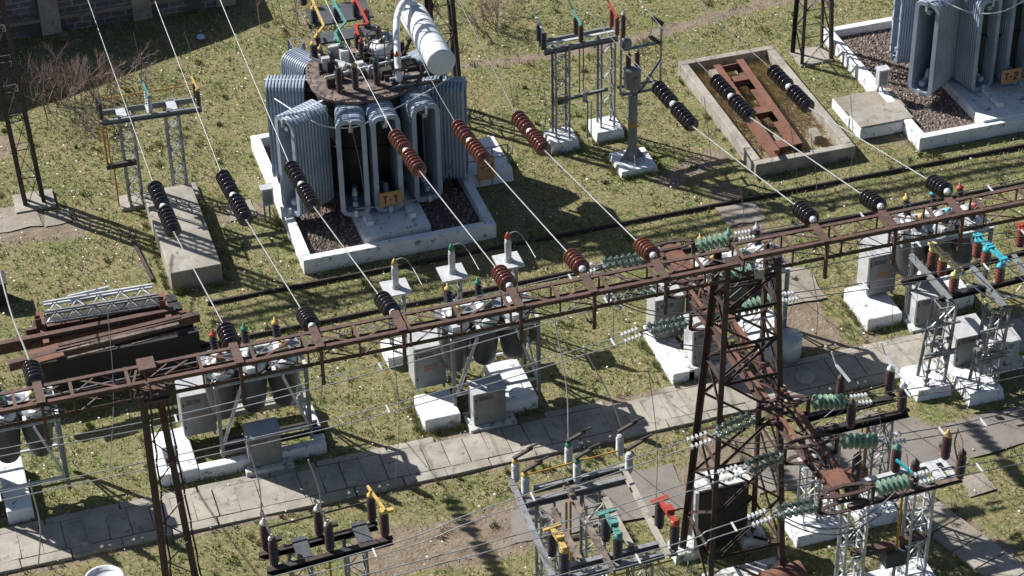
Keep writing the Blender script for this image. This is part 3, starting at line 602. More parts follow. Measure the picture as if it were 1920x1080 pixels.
# crossarm along Y
CZ = 5.95; P0, P1 = W(1252, 458, CZ), W(1585, 918, CZ)
t = thing('crossarm', 'orange rusty lattice crossarm with pointed nose pushed through the big tower', 'crossarm', (P0+P1)/2)
dY = (P1-P0).normalized(); sX = V((-dY.y, dY.x, 0)); hw = .19
def ca(f_, s_, z=0): 
    k = 1-.35*max(0, abs(f_-.5)*2-.55)/.45; return P0.lerp(P1, f_)+sX*s_*hw*k+V((0, 0, z))
for s_ in (-1, 1):
    for z in (0, -.38):
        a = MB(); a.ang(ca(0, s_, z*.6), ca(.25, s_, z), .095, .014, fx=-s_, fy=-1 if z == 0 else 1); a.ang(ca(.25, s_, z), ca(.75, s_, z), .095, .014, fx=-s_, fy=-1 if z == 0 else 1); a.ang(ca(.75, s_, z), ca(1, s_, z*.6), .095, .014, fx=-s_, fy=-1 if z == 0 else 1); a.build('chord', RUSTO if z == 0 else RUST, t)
a = MB(); NB = 17
for i in range(NB):
    f0, f1 = i/NB, (i+1)/NB; s_ = 1 if i % 2 else -1
    a.bar(ca(f0, s_, -.02), ca(f1, -s_, -.02), .045, .012); a.bar(ca(f0, s_, -.37), ca(f1, -s_, -.37), .05, .014)
    for q in (1, -1): a.bar(ca(f0, q, -.36 if i % 2 else 0), ca(f1, q, 0 if i % 2 else -.36), .05, .014)
a.build('lacing', RUST, t)
for f0, f1 in ((0, .13), (.93, .995)):
    a = MB(); a.add([ca(f0, -1, .012), ca(f1, -1, .012), ca(f1, 1, .012), ca(f0, 1, .012)]+[ca(f0, -1, .004), ca(f1, -1, .004), ca(f1, 1, .004), ca(f0, 1, .004)], [(0, 1, 2, 3), (7, 6, 5, 4), (0, 4, 5, 1), (1, 5, 6, 2), (2, 6, 7, 3), (3, 7, 4, 0)]); a.build('cover_plate', RUSTO, t)
ATT = [-7.55, -8.95, -10.35, -14.15, -15.6, -17.35]
def apt(y): f_ = (y-P0.y)/(P1.y-P0.y); return P0.lerp(P1, f_)
for y in ATT:
    c_ = apt(y); a = MB()
    for z in (.03, -.42):
        pts = [c_+V((-.62, -.02, z)), c_+V((-.4, .12, z)), c_+V((0, .18, z)), c_+V((.4, .12, z)), c_+V((.62, -.02, z))]
        for p, q in zip(pts[:-1], pts[1:]): a.bar(p, q, .09, .03)
        pts = [c_+V((-.62, -.02, z)), c_+V((-.3, -.12, z)), c_+V((.3, -.12, z)), c_+V((.62, -.02, z))]
        for p, q in zip(pts[:-1], pts[1:]): a.bar(p, q, .09, .03)
    a.bar(c_+V((-.62, 0, .03)), c_+V((-.62, 0, -.42)), .07); a.bar(c_+V((.62, 0, .03)), c_+V((.62, 0, -.42)), .07); a.build('bow_bracket', DKRUST, t)
# strings and conductors on the crossarm
def string(p, q, n, r, m, label, group=None, double=False, balls=False, cat='insulator'):
    p, q = V(p), V(q); d_ = q-p; L_ = d_.length; u = d_.normalized(); t = thing('insulator_string', label, cat, p, group); sd_ = u.cross(V((0, 0, 1))).normalized()
    off = [sd_*.125, -sd_*.125] if double else [V((0, 0, 0))]
    me = disc_mesh(r, m, .15)
    for o_ in off:
        for k in range(n): place('disc', me, t, p+o_+u*(L_*(.12+.76*(k+.5)/n)), -u)
    a = MB(); a.tube(p, p+u*L_*.12, .03, 8); a.tube(q-u*L_*.12, q, .035, 8)
    if double: a.bar(p+u*L_*.11+sd_*.14, p+u*L_*.11-sd_*.14, .05, .03); a.bar(q-u*L_*.11+sd_*.14, q-u*L_*.11-sd_*.14, .05, .03)
    a.build('clamp', GALV, t); return t
LS = [(-7.55, (1120, 498), [(1080, 513), (985, 541)], 0), (-8.95, (1135, 555), [(1100, 577), (660, 703), (330, 785), (0, 849)], 1), (-10.35, (1205, 620), [(1100, 657), (660, 785), (0, 932)], 1),
      (-14.15, (1335, 817), [(900, 965), (620, 1060)], 1), (-15.6, (1392, 880), [(900, 1030)], 1), (-17.35, (1448, 962), [(1340, 1000), (1095, 1075)], 1)]
RS = [(-7.55, (1375, 445), [(1690, 392), (1920, 340)]), (-8.95, (1420, 505), [(1480, 503), (1752, 452), (1920, 437)]), (-10.35, (1455, 560), [(1680, 528), (1920, 487)]),
      (-14.15, (1592, 752), [(1741, 731), (1920, 697)]), (-15.6, (1655, 826), [(1800, 802), (1920, 775)]), (-17.35, (1712, 900), [(1790, 882), (1920, 860)])]
ordn = ['rearmost', 'second from the rear', 'third from the rear', 'third from the front', 'second from the front', 'frontmost']
def conductors(y, start, pts, side, lab, ear):
    W0 = [start]+[WY(px, py, y) for px, py in pts]
    last = W0[-1]; prev = W0[-2]; sl_ = (last.z-prev.z)/(last.x-prev.x); X_ = -24 if side < 0 else 26
    W0.append(V((X_, y, last.z+sl_*.35*(X_-last.x)))); cur = spline(W0, 8)
    t = thing('twin_conductor', lab, 'power line', start, 'twin conductors strung from the crossarm')
    for s_ in (-1, 1): a = MB(); a.path([p+V((0, s_*.13, 0)) for p in cur], .0125, 6); a.build('wire', ALW if side < 0 else DKW, t)
    a = MB()
    for p in cur[6::9]: a.bar(p+V((0, -.15, 0)), p+V((0, .15, 0)), .04, .03)
    a.build('spacer', PORL, t); a = MB()
    for k in range(5): p = cur[0].lerp(cur[1], .15+.15*k) if (cur[1]-cur[0]).length > .6 else cur[0]+(cur[4]-cur[0]).normalized()*(.12+.09*k); [a.box((p.x-.02, p.y+s_*.13-.05, p.z-.04), (p.x+.02, p.y+s_*.13+.05, p.z+.04)) for s_ in (-1, 1)]
    a.build('clamp', SILV, t)
for i, (y, pe, pts, _) in enumerate(LS):
    c_ = apt(y)+V((-.6, 0, -.15)); e = WY(*pe, y); string(c_, e, 6, .10, GLASD, f'double green glass insulator string on the left side of the crossarm, {ordn[i]}', 'glass insulator strings on the crossarm', double=True)
    conductors(y, e, pts, -1, f'twin aluminium wires running left from the crossarm, {ordn[i]} pair', i)
for i, (y, pe, pts) in enumerate(RS):
    c_ = apt(y)+V((.6, 0, -.12)); e = WY(*pe, y); string(c_, e, 6, .185, GLASS, f'green glass insulator string on the right side of the crossarm, {ordn[i]}', 'glass insulator strings on the crossarm')
    conductors(y, e, pts, 1, f'twin wires running right from the crossarm, {ordn[i]} pair', i)
    # jumper loop under the crossarm
    eL = WY(*LS[i][1], y); a = MB(); m_ = apt(y)
    for s_ in (-.1, .1): a.path(spline([eL+V((0, s_, 0)), eL.lerp(m_, .5)+V((0, s_, -.75)), m_+V((0, s_, -1.1)), e.lerp(m_, .5)+V((0, s_, -.75)), e+V((0, s_, 0))], 6), .014)
    one('jumper_wire', a, DKW, f'dark jumper loop hanging under the crossarm between its glass strings, {ordn[i]}', 'wire', eL, 'jumper loops under the crossarm')
# the long conductors from the far portal, with mid-span strings
MS = [((70, 725), None, [(0, 510)], PORD, (57, 683)), ((438, 655), [(327, 437), (288, 345)], [(165, 0)], PORD, (420, 610)), ((587, 615), [(463, 415), (415, 325)], [(290, 0)], PORD, (568, 585)), ((740, 590), [(590, 390), (543, 308)], [(413, 0)], PORD, (712, 555)),
      ((958, 540), [(788, 322), (738, 250)], [(610, 0)], PORR, (932, 505)), ((1095, 508), [(910, 302), (855, 232)], [(790, 110)], PORR, (1066, 475)), ((1228, 482), [(1022, 283), (968, 215)], [(860, 0)], PORR, (1197, 455)),
      ((1528, 415), [(1300, 238), (1229, 158)], [(1090, 0)], PORD, (1493, 386)), ((1655, 390), [(1408, 221), (1338, 146)], [(1200, 0)], PORD, (1618, 366)), ((1780, 362), [(1518, 203), (1445, 128)], [(1310, 0)], PORD, (1742, 338))]
pos_words = ['at the left edge above the scrap steel', 'whose span hangs above the long concrete slab', 'whose span passes just right of the slab', 'whose span crosses the left radiators of T-1', 'whose span crosses the middle radiators of T-1', 'whose span passes the right radiator of T-1', 'whose span hangs over grass right of T-1', 'whose span hangs left of the old pit', 'whose span hangs over the rusty steel frame', 'whose span crosses the right old pit kerb']
def ball(t, p, r=.085): a = MB(); a.ball(p, r); a.build('ball', PORL, t)
for i, (g_, mid, up_, pm, ge) in enumerate(MS):
    ag = WY(*g_, GY0+.1); x = ag.x; e = WX(*ge, x)
    rr = .20
    t = string(ag, e, 5, rr, pm, f'short disc string tied to the gantry, {pos_words[i]}', 'short disc strings on the gantry'); ball(t, ag+(e-ag)*.1)
    if mid:
        a0, a1 = WX(*mid[0], x), WX(*mid[1], x); ctr = (a0+a1)/2; t = thing('insulator_string', f'long disc string with pale middle ball, ' + pos_words[i].replace('whose span ', 'which '), 'insulator', a0, 'mid-span disc strings'); u = (a1-a0).normalized(); L_ = (a1-a0).length
        me = disc_mesh(.20, pm, .15)
        for k in range(6): place('disc', me, t, a0+u*L_*(.05+.072*k), -u)
        for k in range(5): place('disc', me, t, a0+u*L_*(.58+.085*k), -u)
        ball(t, a0+u*L_*.52, .10); b_ = MB(); b_.tube(a0, a1, .03); b_.build('rod', GALV, t)
        b_ = MB(); b_.path(sag(e, a0, .0, 6), .016); 
        one('conductor', b_, ALW, f'bright wire from gantry to disc string, {pos_words[i]}', 'power line', e, 'wires from the gantry to the mid-span strings')
        far = WX(*up_[0], x); f2 = V((x, 9.6, far.z+(9.6-far.y)*.18 if far.y < 9.6 else far.z+.1)); b_ = MB(); b_.path(spline([a1, far, f2] if abs(far.y-f2.y) > .4 else [a1, f2], 6), .012)
        one('conductor', b_, ALW if i < 5 else DKW, f'thin wire from far portal to disc string, {pos_words[i]}', 'power line', a1, 'wires from the mid-span strings to the far portal')
    else:
        far = WX(*up_[0], x); b_ = MB(); b_.path(spline([e, far, V((x, 9.4, 6.6))], 8), .022); one('conductor', b_, ALW, 'bright wire coming down at the left edge above the scrap steel', 'power line', e, 'wires from the gantry to the mid-span strings')
# far portal
for (cx, cy, lab, w0, w1, tl) in [(-12.35, 8.95, 'dark narrow lattice column of the far portal at the left edge', .44, .44, -.15), (.95, 9.9, 'dark lattice column of the far portal behind the T-1 conservator', .75, .4, -.1), (13.35, 9.3, 'dark lattice column of the far portal left of the T-2 pit', .95, .4, -.1)]:
    t = thing('portal_column', lab, 'column', (cx, cy, 0)); a = MB(); lattice(a, (cx, cy), 0, 9.0, w0, w1, 9, .12, .045, c1=(cx+tl*2.2, cy), dy=.9); a.build('lattice_frame', DKST, t); a = MB(); a.box((cx-.6, cy-.5, -.1), (cx+.6, cy+.5, .06)); a.build('footing', CONC, t)
truss(-16, 17, 9.75, 9.25, 8.95, 9.4, 1.1, 'portal_beam', 'dark lattice beam of the far portal above the picture', DKST, DKST, (0, 9.5, 9.2))
# ======================= OIL CIRCUIT BREAKERS =======================
def cabinet(t, x0, y0, z0, w_, d_, h_, roof=.08, m=GREY, name='cabinet', warn=True, side=PORW):
    a = MB(); a.box((x0, y0, z0), (x0+w_, y0+d_, z0+h_)); c_ = a.build(name, m, t); bv = c_.modifiers.new('b', 'BEVEL'); bv.width = .012
    a = MB(); a.add([(x0-.03, y0-.05, z0+h_+.003), (x0+w_+.03, y0-.05, z0+h_+.003), (x0+w_+.03, y0+d_+.03, z0+h_+roof), (x0-.03, y0+d_+.03, z0+h_+roof), (x0-.03, y0-.05, z0+h_+.035), (x0+w_+.03, y0-.05, z0+h_+.035), (x0+w_+.03, y0+d_+.03, z0+h_+roof+.03), (x0-.03, y0+d_+.03, z0+h_+roof+.03)],
          [(3, 2, 1, 0), (4, 5, 6, 7), (0, 1, 5, 4), (1, 2, 6, 5), (2, 3, 7, 6), (3, 0, 4, 7)]); a.build('roof', side, c_)  # roof made paler than the body to carry its sunlit look
    a = MB(); a.box((x0+.05, y0-.012, z0+.06), (x0+w_-.05, y0-.002, z0+h_-.06)); a.box((x0+w_*.8, y0-.04, z0+h_*.5), (x0+w_*.8+.03, y0-.012, z0+h_*.5+.14)); a.build('door', m, c_); a = MB(); [a.box((x0+.12+k*.0, y0-.016, z0+h_*.78+k*.035), (x0+w_*.6, y0-.013, z0+h_*.78+k*.035+.014)) for k in range(4)]; [a.box((x0+.035, y0-.03, z0+h_*f_), (x0+.065, y0-.003, z0+h_*f_+.08)) for f_ in (.2, .75)]; a.build('louvre', BLK, c_)
    a = MB(); a.box((x0-.012, y0+.06, z0+.06), (x0-.002, y0+d_-.05, z0+h_-.06)); a.build('side_panel', side, c_)
    if warn: a = MB(); a.box((x0+w_*.28, y0-.018, z0+h_*.42), (x0+w_*.75, y0-.014, z0+h_*.56)); a.build('warning_mark', mat('faded_orange', (.22, .13, .09), (.16, .14, .13), .7, scale=12) if 'wm' not in CACHE else CACHE['wm'], c_)
    return c_
CACHE['wm'] = mat('faded_orange_paint', (.30, .15, .09), (.17, .15, .14), .7, scale=14, lo=.45, hi=.55)
def tank_mesh():
    if 'tank' not in CACHE:
        a = MB(); a.lathe([(.02, -1.30), (.16, -1.28), (.26, -1.19), (.31, -1.0), (.38, -.5), (.41, 0), (.425, .02), (.425, .07), (.02, .08)], n=24); a.v = [(x*1.05, y*1.3, z*1.12) for x, y, z in a.v]; CACHE['tank'] = a.mesh('tank', DKGREY)
        a = MB(); a.lathe([(.42, .08), (.40, .2), (.28, .30), (.15, .33), (.15, .40), (.01, .41)], n=24); a.box((-.16, -.42, .1), (.16, .42, .26)); a.v = [(x*1.05, y*1.3, z) for x, y, z in a.v]; CACHE['lid'] = a.mesh('tank_lid', SILV)
    return CACHE['tank']
def breaker(cx, caps, label, pads, fcab=True, legs=True, zt=2.55, beams=False, lcab=True, porc=PORD, front_cab=None):
    t = thing('circuit_breaker', label, 'circuit breaker', (cx+1.9, -4.2, 0), 'three-tank circuit breakers along the path')
    tx = [cx+1.02, cx+1.83, cx+2.64]; ty = -4.4
    for i, x in enumerate(tx):
        tk = place('tank', tank_mesh(), t, (x, ty, zt)); l_ = bpy.data.objects.new('tank_lid', CACHE['lid']); COL.objects.link(l_); l_.parent = tk
        for s_ in (1, -1): ins(t, (x+.02, ty+s_*.27, zt+.2), .58, .12, 6, porc, caps[i], V((0, s_*.34, 1)), 'bushing')
        a = MB(); a.box((x-.1, ty-.40, zt-.62), (x+.1, ty-.32, zt-.50)); a.build_split('gauge', ORB if i != 1 else GREY, t)
    for x in (cx+.86, cx+3.1):
        for y in (ty-.62, ty+.62):
            a = MB(); a.chan((x, y, .25), (x+(.0 if legs else 0), y, zt+.02), .09, .10, .015, 1 if x < cx+2 else -1); a.build('frame_leg', GREY, t)
    a = MB()
    for y in (ty-.62, ty+.62): a.chan((cx+.75, y, zt+.03), (cx+3.2, y, zt+.03), .07, .12)
    for x in (cx+.8, cx+1.55, cx+2.35, cx+3.15): a.bar((x, ty-.6, zt+.06), (x, ty+.6, zt+.06), .09, .08)
    a.build('top_frame', SILV, t); a = MB(); a.box((cx+.8, ty-.2, zt+.12), (cx+3.15, ty+.2, zt+.33)); a.box((cx+.62, ty-.33, zt-.25), (cx+.82, ty+.33, zt+.3)); a.build('shadow_fill_box', GALV, t); a = MB()  # boxes over and beside the tanks added to fill out the breaker's shadow
    for y in (ty-.66, ty+.66): a.ang((cx+.9, y, .75), (cx+1.5, y, zt-.1), .07, .012); a.ang((cx+3.05, y, .75), (cx+2.5, y, zt-.1), .07, .012); a.bar((cx+.86, y, .7), (cx+3.1, y, .7), .06, .06)
    for x in (cx+.86, cx+3.1): a.bar((x, ty-.6, .72), (x, ty+.6, 1.9), .05, .02); a.bar((x, ty+.6, .72), (x, ty-.6, 1.9), .05, .02)
    a.build('brace', SILV, t)
    if lcab: xc = cx-(.27 if abs(cx-3.06) < .01 else 0); cabinet(t, xc, -4.15, .42, .84, .72, 1.32, .10); a = MB(); [a.bar((xc+u, v, .3), (xc+u, v, .42), .06) for u in (.06, .78) for v in (-4.1, -3.5)]; a.build_split('cabinet_foot', GALV, t)
    a = MB(); a.tube((cx+.6, -3.8, 1.6), (cx+3.2, -3.8, 1.75), .03); a.box((cx+.84, -3.95, .9), (cx+.98, -3.7, 1.6)); a.build('drive_rod', GALV, t)
    for i, (x0, x1, y0, y1, z) in enumerate(pads):
        a = MB(); a.box((x0, y0, -.1), (x1, y1, z)); p = a.build('footing', WHITE, t); bv = p.modifiers.new('b', 'BEVEL'); bv.width = .04; bv.segments = 2
    if beams:
        a = MB(); a.box((cx+.7, -3.6, .30), (cx+3.4, -3.3, .48)); a.box((cx+.75, -5.1, .32), (cx+1.6, -4.85, .45)); a.build_split('concrete_beam', CONC, t)
        a = MB(); a.chan((cx+.8, -5.0, .45), (cx+3.5, -5.0, .45), .08, .16); a.chan((cx+.8, -4.6, .4), (cx+3.4, -4.6, .4), .08, .16); a.build_split('steel_beam', DKST, t)
    if fcab:
        x, y, z, w_, d_, h_ = front_cab or (cx+1.13, -5.78, .12, .86, .55, 1.05)
        a = MB(); a.box((x-.15, y-.15, -.05), (x+w_+.25, y+d_+.1, z)); a.build('cabinet_base', WHITED, t); cabinet(t, x, y, z, w_, d_, h_, .03, GREY, 'control_cabinet', False, PORW)
    # hanging connection leads from the bushings
    return t
breaker(-16.5, [RED, GRN, YEL], 'three-tank circuit breaker cut off by the left edge', [(-15.0, -14.35, -5.6, -3.5, .4), (-16.6, -15.4, -5.3, -4.2, .35)], fcab=False)
breaker(-10.2, [RED, GRN, YEL], 'three-tank circuit breaker nearest the scrap steel, standing on a wide white U-shaped base', [(-11.12, -10.85, -5.4, -3.6, .35), (-10.5, -10.1, -5.4, -3.6, .352), (-10.85, -10.5, -4.3, -3.6, .348), (-10.85, -10.5, -5.4, -5.05, .348), (-10.1, -6.75, -5.42, -5.15, .3), (-7.0, -6.72, -5.15, -3.4, .31)], beams=True, front_cab=(-8.8, -5.62, .15, .84, .6, .95))
breaker(-3.98, [YEL, GRN, RED], 'three-tank circuit breaker behind which three white surge arresters stand', [(-4.1, -3.12, -5.42, -4.3, .36), (-1.95, -.98, -5.42, -3.6, .36), (-3.1, -2.9, -3.5, -3.2, .15)])
breaker(3.06, [YEL, TEAL, PORW], 'three-tank circuit breaker partly hidden behind the big lattice tower', [(2.75, 3.4, -5.65, -3.3, .34), (5.4, 6.4, -5.6, -3.4, .34)], front_cab=(3.36, -5.5, .37, .85, .7, 1.15))
breaker(9.1, [YEL, BLUE, RED], 'three-tank circuit breaker furthest right, beyond the gantry', [(8.7, 9.75, -5.1, -3.5, .36), (11.0, 12.0, -5.0, -3.4, .36)], front_cab=(9.95, -5.5, .1, 1.0, .75, .9))
a = MB(); a.lathe([(.05, 0), (.33, .01), (.35, .3), (.35, .75), (.02, .76)], (6.15, -5.55, .02), n=20); one('drum', a, PORW, 'pale blue-white drum beside the tower, near the dark path shadow', 'drum', (6.15, -5.55, 0))
# ---- surge arresters ----
def arrester(px, py, capm, label):
    p = W(px, py, 2.3); t = thing('surge_arrester', label, 'surge arrester', (p.x, p.y, 0), 'surge arresters behind the circuit breaker')
    a = MB(); lattice(a, (p.x, p.y), .3, 2.27, .34, .34, 4, .05, .03); a.build('stand', GALV, t)
    a = MB(); a.box((p.x-.36, p.y-.36, 2.28), (p.x+.36, p.y+.36, 2.33)); a.build('platform', PORW, t)
    a = MB(); a.lathe([(.13, 0), (.13, .06), (.085, .08)]+[(r_, .1+.07*k+dz) for k in range(8) for r_, dz in ((.10, 0), (.085, .035))]+[(.085, .7), (.05, .72), (.02, .86), (.02, .9)], (p.x, p.y, 2.33), n=16); b_ = a.build('arrester_body', PORW, t)
    a = MB(); a.lathe([(.03, 0), (.09, .02), (.06, .12), (.02, .2), (.01, .2)], (p.x, p.y, 3.06), n=10); a.build('cap', capm, t)
    a = MB(); a.path(spline([(p.x, p.y, 3.2), (p.x+.25, p.y-.05, 3.25), (p.x+.42, p.y-.2, 3.05), (p.x+.5, p.y-.9, 2.9)], 5), .014); a.build('lead', GALV, t)
    a = MB(); a.box((p.x-.42, p.y-.42, -.1), (p.x+.42, p.y+.42, .33)); a.build('footing', WHITE, t)
arrester(742, 540, YEL, 'surge arrester on a white-topped stand with a yellow tip'); arrester(848, 512, GRN, 'surge arrester on a white-topped stand with a green tip'); arrester(953, 490, RED, 'surge arrester on a white-topped stand with a red tip')
# ======================= DISCONNECTORS =======================
def footing(t, c_, s_, z, m=WHITE): a = MB(); a.box((c_[0]-s_/2, c_[1]-s_/2, -.1), (c_[0]+s_/2, c_[1]+s_/2, z), top=.05); return a.build('footing', m, t)
# left one on the slab
def rowbeam(t, A_, B_, m, h=.16, w_=.08, side=1): a = MB(); a.chan(A_, B_, w_, h, .015, side); return a.build('beam', m, t)
t = thing('disconnector', 'disconnector on two lattice posts at the head of the long concrete slab, at the left', 'disconnector', (-8.7, 7.8, 0))
zt = 3.25
for c_ in ((-9.42, 7.75), (-8.03, 7.95)): a = MB(); lattice(a, c_, .1, zt, .32, .32, 8, .07, .04); a.build('lattice_post', GALV, t)
A_, B_ = W(188, 230, zt), W(378, 203, zt); rowbeam(t, A_, B_, GREY); C_, D_ = A_+V((0, .5, 0)), B_+V((0, .5, 0)); rowbeam(t, C_, D_, GREY, side=-1)
a = MB()
for f_ in (0.02, .22, .48, .72, .98): p = A_.lerp(B_, f_); a.box((p.x-(.14 if f_ in (.22, .72) else .04), p.y+.01, zt+.085), (p.x+(.14 if f_ in (.22, .72) else .04), p.y+.49, zt+.10))
a.build_split('tie_plate', SILV, t)
for f_, m_, cm in ((.02, PORD, None), (.5, PORW, TEAL), (.98, PORD, YEL)):
    p = A_.lerp(B_, f_); ins(t, p+V((0, .05, .09)), .5, .08, 5, m_, cm); ins(t, p+V((0, .5, .09)), .5, .08, 5, m_, cm)
    a = MB(); a.bar(p+V((0, -.05, .68)), p+V((-.05, .65, .75)), .05, .05); a.bar(p+V((-.05, .65, .75)), p+V((-.12, .8, 1.0)), .03); a.build('contact_blade', cm or DKST, t)
a = MB(); a.tube(A_+V((.3, .75, .35)), B_+V((0, .75, .4)), .02); a.build('drive_rod', AMB, t)
a = MB(); p = A_+V((.05, 0, 0)); a.tube((p.x, p.y+.1, zt), (p.x+.0, p.y+.1, 1.75), .035); a.tube((p.x+.1, p.y+.1, zt), (p.x+.1, p.y+.1, 1.75), .02); a.build('drive_rod', AMB, t)
a = MB(); a.box((p.x-.05, p.y, 1.6), (-9.3, p.y+.14, 1.75)); a.build('crank_beam', DKST, t)
a = MB(); a.tube((-9.95, 7.75, .1), (-9.95, 7.75, 1.6), .025); a.build('drive_rod', AMB, t)
# middle one behind the grey pole
t = thing('disconnector', 'disconnector on two lattice posts with white footings, left of the grey round pole', 'disconnector', (4.5, 6.9, 0)); zt = 3.45
for c_, px in (((3.8, 6.9), 0), ((5.33, 7.05), 0)): a = MB(); lattice(a, c_, .3, zt, .38, .38, 7, .06, .03); a.build('lattice_post', GALV, t); footing(t, c_, .95, .32)
A_, B_ = W(1020, 97, zt), W(1158, 70, zt); rowbeam(t, A_, B_, GREY, .2); rowbeam(t, A_+V((0, .5, 0)), B_+V((0, .5, 0)), GREY, .2, side=-1); a = MB(); a.bar(A_+V((0, .25, .1)), B_+V((0, .25, .1)), .1, .02); a.build_split('tie_plate', SILV, t)
for f_, m_, cm in ((0.0, PORD, None), (.5, PORB, TEAL), (.99, PORR, RED)):
    p = A_.lerp(B_, f_); ins(t, p+V((0, .0, .1)), .55, .09, 6, m_, cm); ins(t, p+V((0.02, .55, .1)), .55, .09, 6, m_, cm)
    a = MB(); a.bar(p+V((-.03, -.1, .72)), p+V((.0, .75, .8)), .05, .05); a.bar(p+V((0, .75, .8)), p+V((-.1, .95, 1.1)), .03); a.build('contact_blade', cm if cm else SILV, t)
for dx, m_ in ((-.05, GRN), (.08, RED)): p = A_.lerp(B_, .5); a = MB(); a.tube((p.x+dx, p.y, zt), (p.x+dx, p.y, 1.75), .02); a.build('drive_rod', m_, t)
a = MB(); a.chan((3.8, 6.72, 1.7), (5.3, 6.8, 1.75), .06, .1); a.bar((4.5, 6.7, 1.5), (4.5, 6.7, 1.85), .14); a.tube((4.6, 6.7, 1.5), (4.6, 6.7, .15), .03); a.tube((4.72, 6.7, 1.5), (4.72, 6.7, .15), .02); a.build('crank_beam', GALV, t)
a = MB(); a.box((3.62, 6.68, 1.55), (3.95, 6.71, 1.8)); a.build('sign_plate', LID, t)
# grey pole with voltage transformer
t = thing('pole_transformer', 'grey voltage transformer in an open frame on a thick grey pole with white base', 'transformer', (5.5, 5.1, 0))
a = MB(); a.tube((5.5, 5.1, .1), (5.5, 5.1, 2.45), .14, 20); a.build('pole', GREY, t)
a = MB()
for dx, dy in ((1, 0), (-1, 0), (0, 1), (0, -1)): a.add([(5.5+dx*.13, 5.1+dy*.13, .62), (5.5+dx*.13, 5.1+dy*.13, .16), (5.5+dx*.42, 5.1+dy*.42, .16)]+[(5.5+dx*.13+.02*dy, 5.1+dy*.13+.02*dx, .62), (5.5+dx*.13+.02*dy, 5.1+dy*.13+.02*dx, .16), (5.5+dx*.42+.02*dy, 5.1+dy*.42+.02*dx, .16)], [(0, 1, 2), (5, 4, 3), (0, 3, 4, 1), (1, 4, 5, 2), (2, 5, 3, 0)])
a.build('gusset', GREY, t); a = MB(); a.box((4.9, 4.45, -.1), (6.15, 5.7, .15), top=.06); a.build('footing', WHITE, t); a = MB(); a.tube((5.5, 5.1, 1.35), (5.5, 5.1, 1.45), .15, 20); a.build('band', AMB, t)
a = MB(); y_ = 5.1
for p, q in (((5.13, 2.5), (5.13, 4.5)), ((6.4, 2.5), (6.4, 4.72)), ((5.13, 4.05), (6.4, 4.1)), ((5.13, 2.5), (6.4, 2.5)), ((5.7, 2.5), (6.38, 3.5))): a.ang((p[0], y_, p[1]), (q[0], y_, q[1]), .07, .012) if p != q else None
a.ang((5.13, 5.55, 2.5), (6.4, 5.55, 2.5), .07, .012); [a.bar((x, y_, 2.5), (x, 5.6, 2.5), .06, .05) for x in (5.2, 5.5, 5.75, 6.3)]
a.build('frame', GALV, t)
a = MB(); a.lathe([(.02, 0), (.24, .01), (.26, .05), (.26, .6), (.28, .62), (.28, .66), (.2, .72), (.02, .74)], (5.55, 5.32, 2.58), n=24); a.box((5.5, 5.0, 2.9), (5.6, 5.08, 3.05)); a.build('tank', GREY, t)
for dx in (-.14, .14): ins(t, (5.55+dx, 5.32, 3.28), .5, .09, 6, PORB)
a = MB(); a.ball((5.3, 5.3, 4.15), .2, 14); a.build('oil_cup', GREY, t)
for p in ((6.4, 5.1, 4.7), (6.35, 5.1, 4.05)): ins(t, p, .42, .085, 5, PORB, None, V((-.7, .2, .55)))
ins(t, (5.15, 5.1, 4.5), .75, .085, 8, PORB, PORW)
a = MB(); a.path(spline([(6.1, 5.15, 5.0), (6.05, 5.1, 4.6), (5.95, 5.15, 4.3), (5.8, 5.3, 3.8)], 6), .014); a.build('lead', GALV, t)
# bottom disconnector 1
t = thing('disconnector', 'black-beamed disconnector with six brown insulators at the bottom, left of the path edge', 'disconnector', W(620, 1300, 0)); zt = 3.2
Ab, Bb, Af, Bf = W(485, 1040, zt), W(706, 982, zt), W(500, 1070, zt), W(735, 1009, zt)
rowbeam(t, Ab, Bb, DKST, .16, .14); rowbeam(t, Af, Bf, DKST, .18, .14); 
for f_ in (.3, .78): p, q = Af.lerp(Bf, f_), Ab.lerp(Bb, f_+.02); a = MB(); a.box((p.x-.15, p.y, zt+.093), (p.x+.2, q.y+.12, zt+.105)); a.build('mounting_plate', DKGREY, t)
for f_, cm in ((.07, None), (.52, None), (.97, YEL)):
    for A1, B1 in ((Ab, Bb), (Af, Bf)):
        p = A1.lerp(B1, f_ if A1 is Ab else f_*.98); ins(t, p+V((0, .05, .09)), .72, .11, 10, PORB, cm or PORL)
    p, q = Ab.lerp(Bb, f_), Af.lerp(Bf, f_*.98); a = MB(); a.bar(p+V((.0, .3, .9)), q+V((0, -.1, .95)), .05, .07); a.box((q.x-.07, q.y-.1, zt+.85), (q.x+.2, q.y, zt+.93)); a.build('contact_blade', DKST if not cm else YEL, t)
p, q = Ab.lerp(Bb, .1), Ab.lerp(Bb, .95); a = MB(); a.tube(p+V((0, .3, .45)), q+V((0, .3, .45)), .025); a.build('drive_rod', DKST, t)
for f_ in (.28, .72): p = Af.lerp(Bf, f_)+V((0, .25, 0)); a = MB(); lattice(a, (p.x, p.y), 0, zt-.09, .38, .38, 7, .06, .03); a.build('lattice_post', GALV, t); footing(t, (p.x, p.y), 1., .3)
p = Af.lerp(Bf, .5); a = MB(); a.tube((p.x, p.y+.1, .3), (p.x, p.y+.1, zt), .03); a.build('drive_rod', AMB, t)
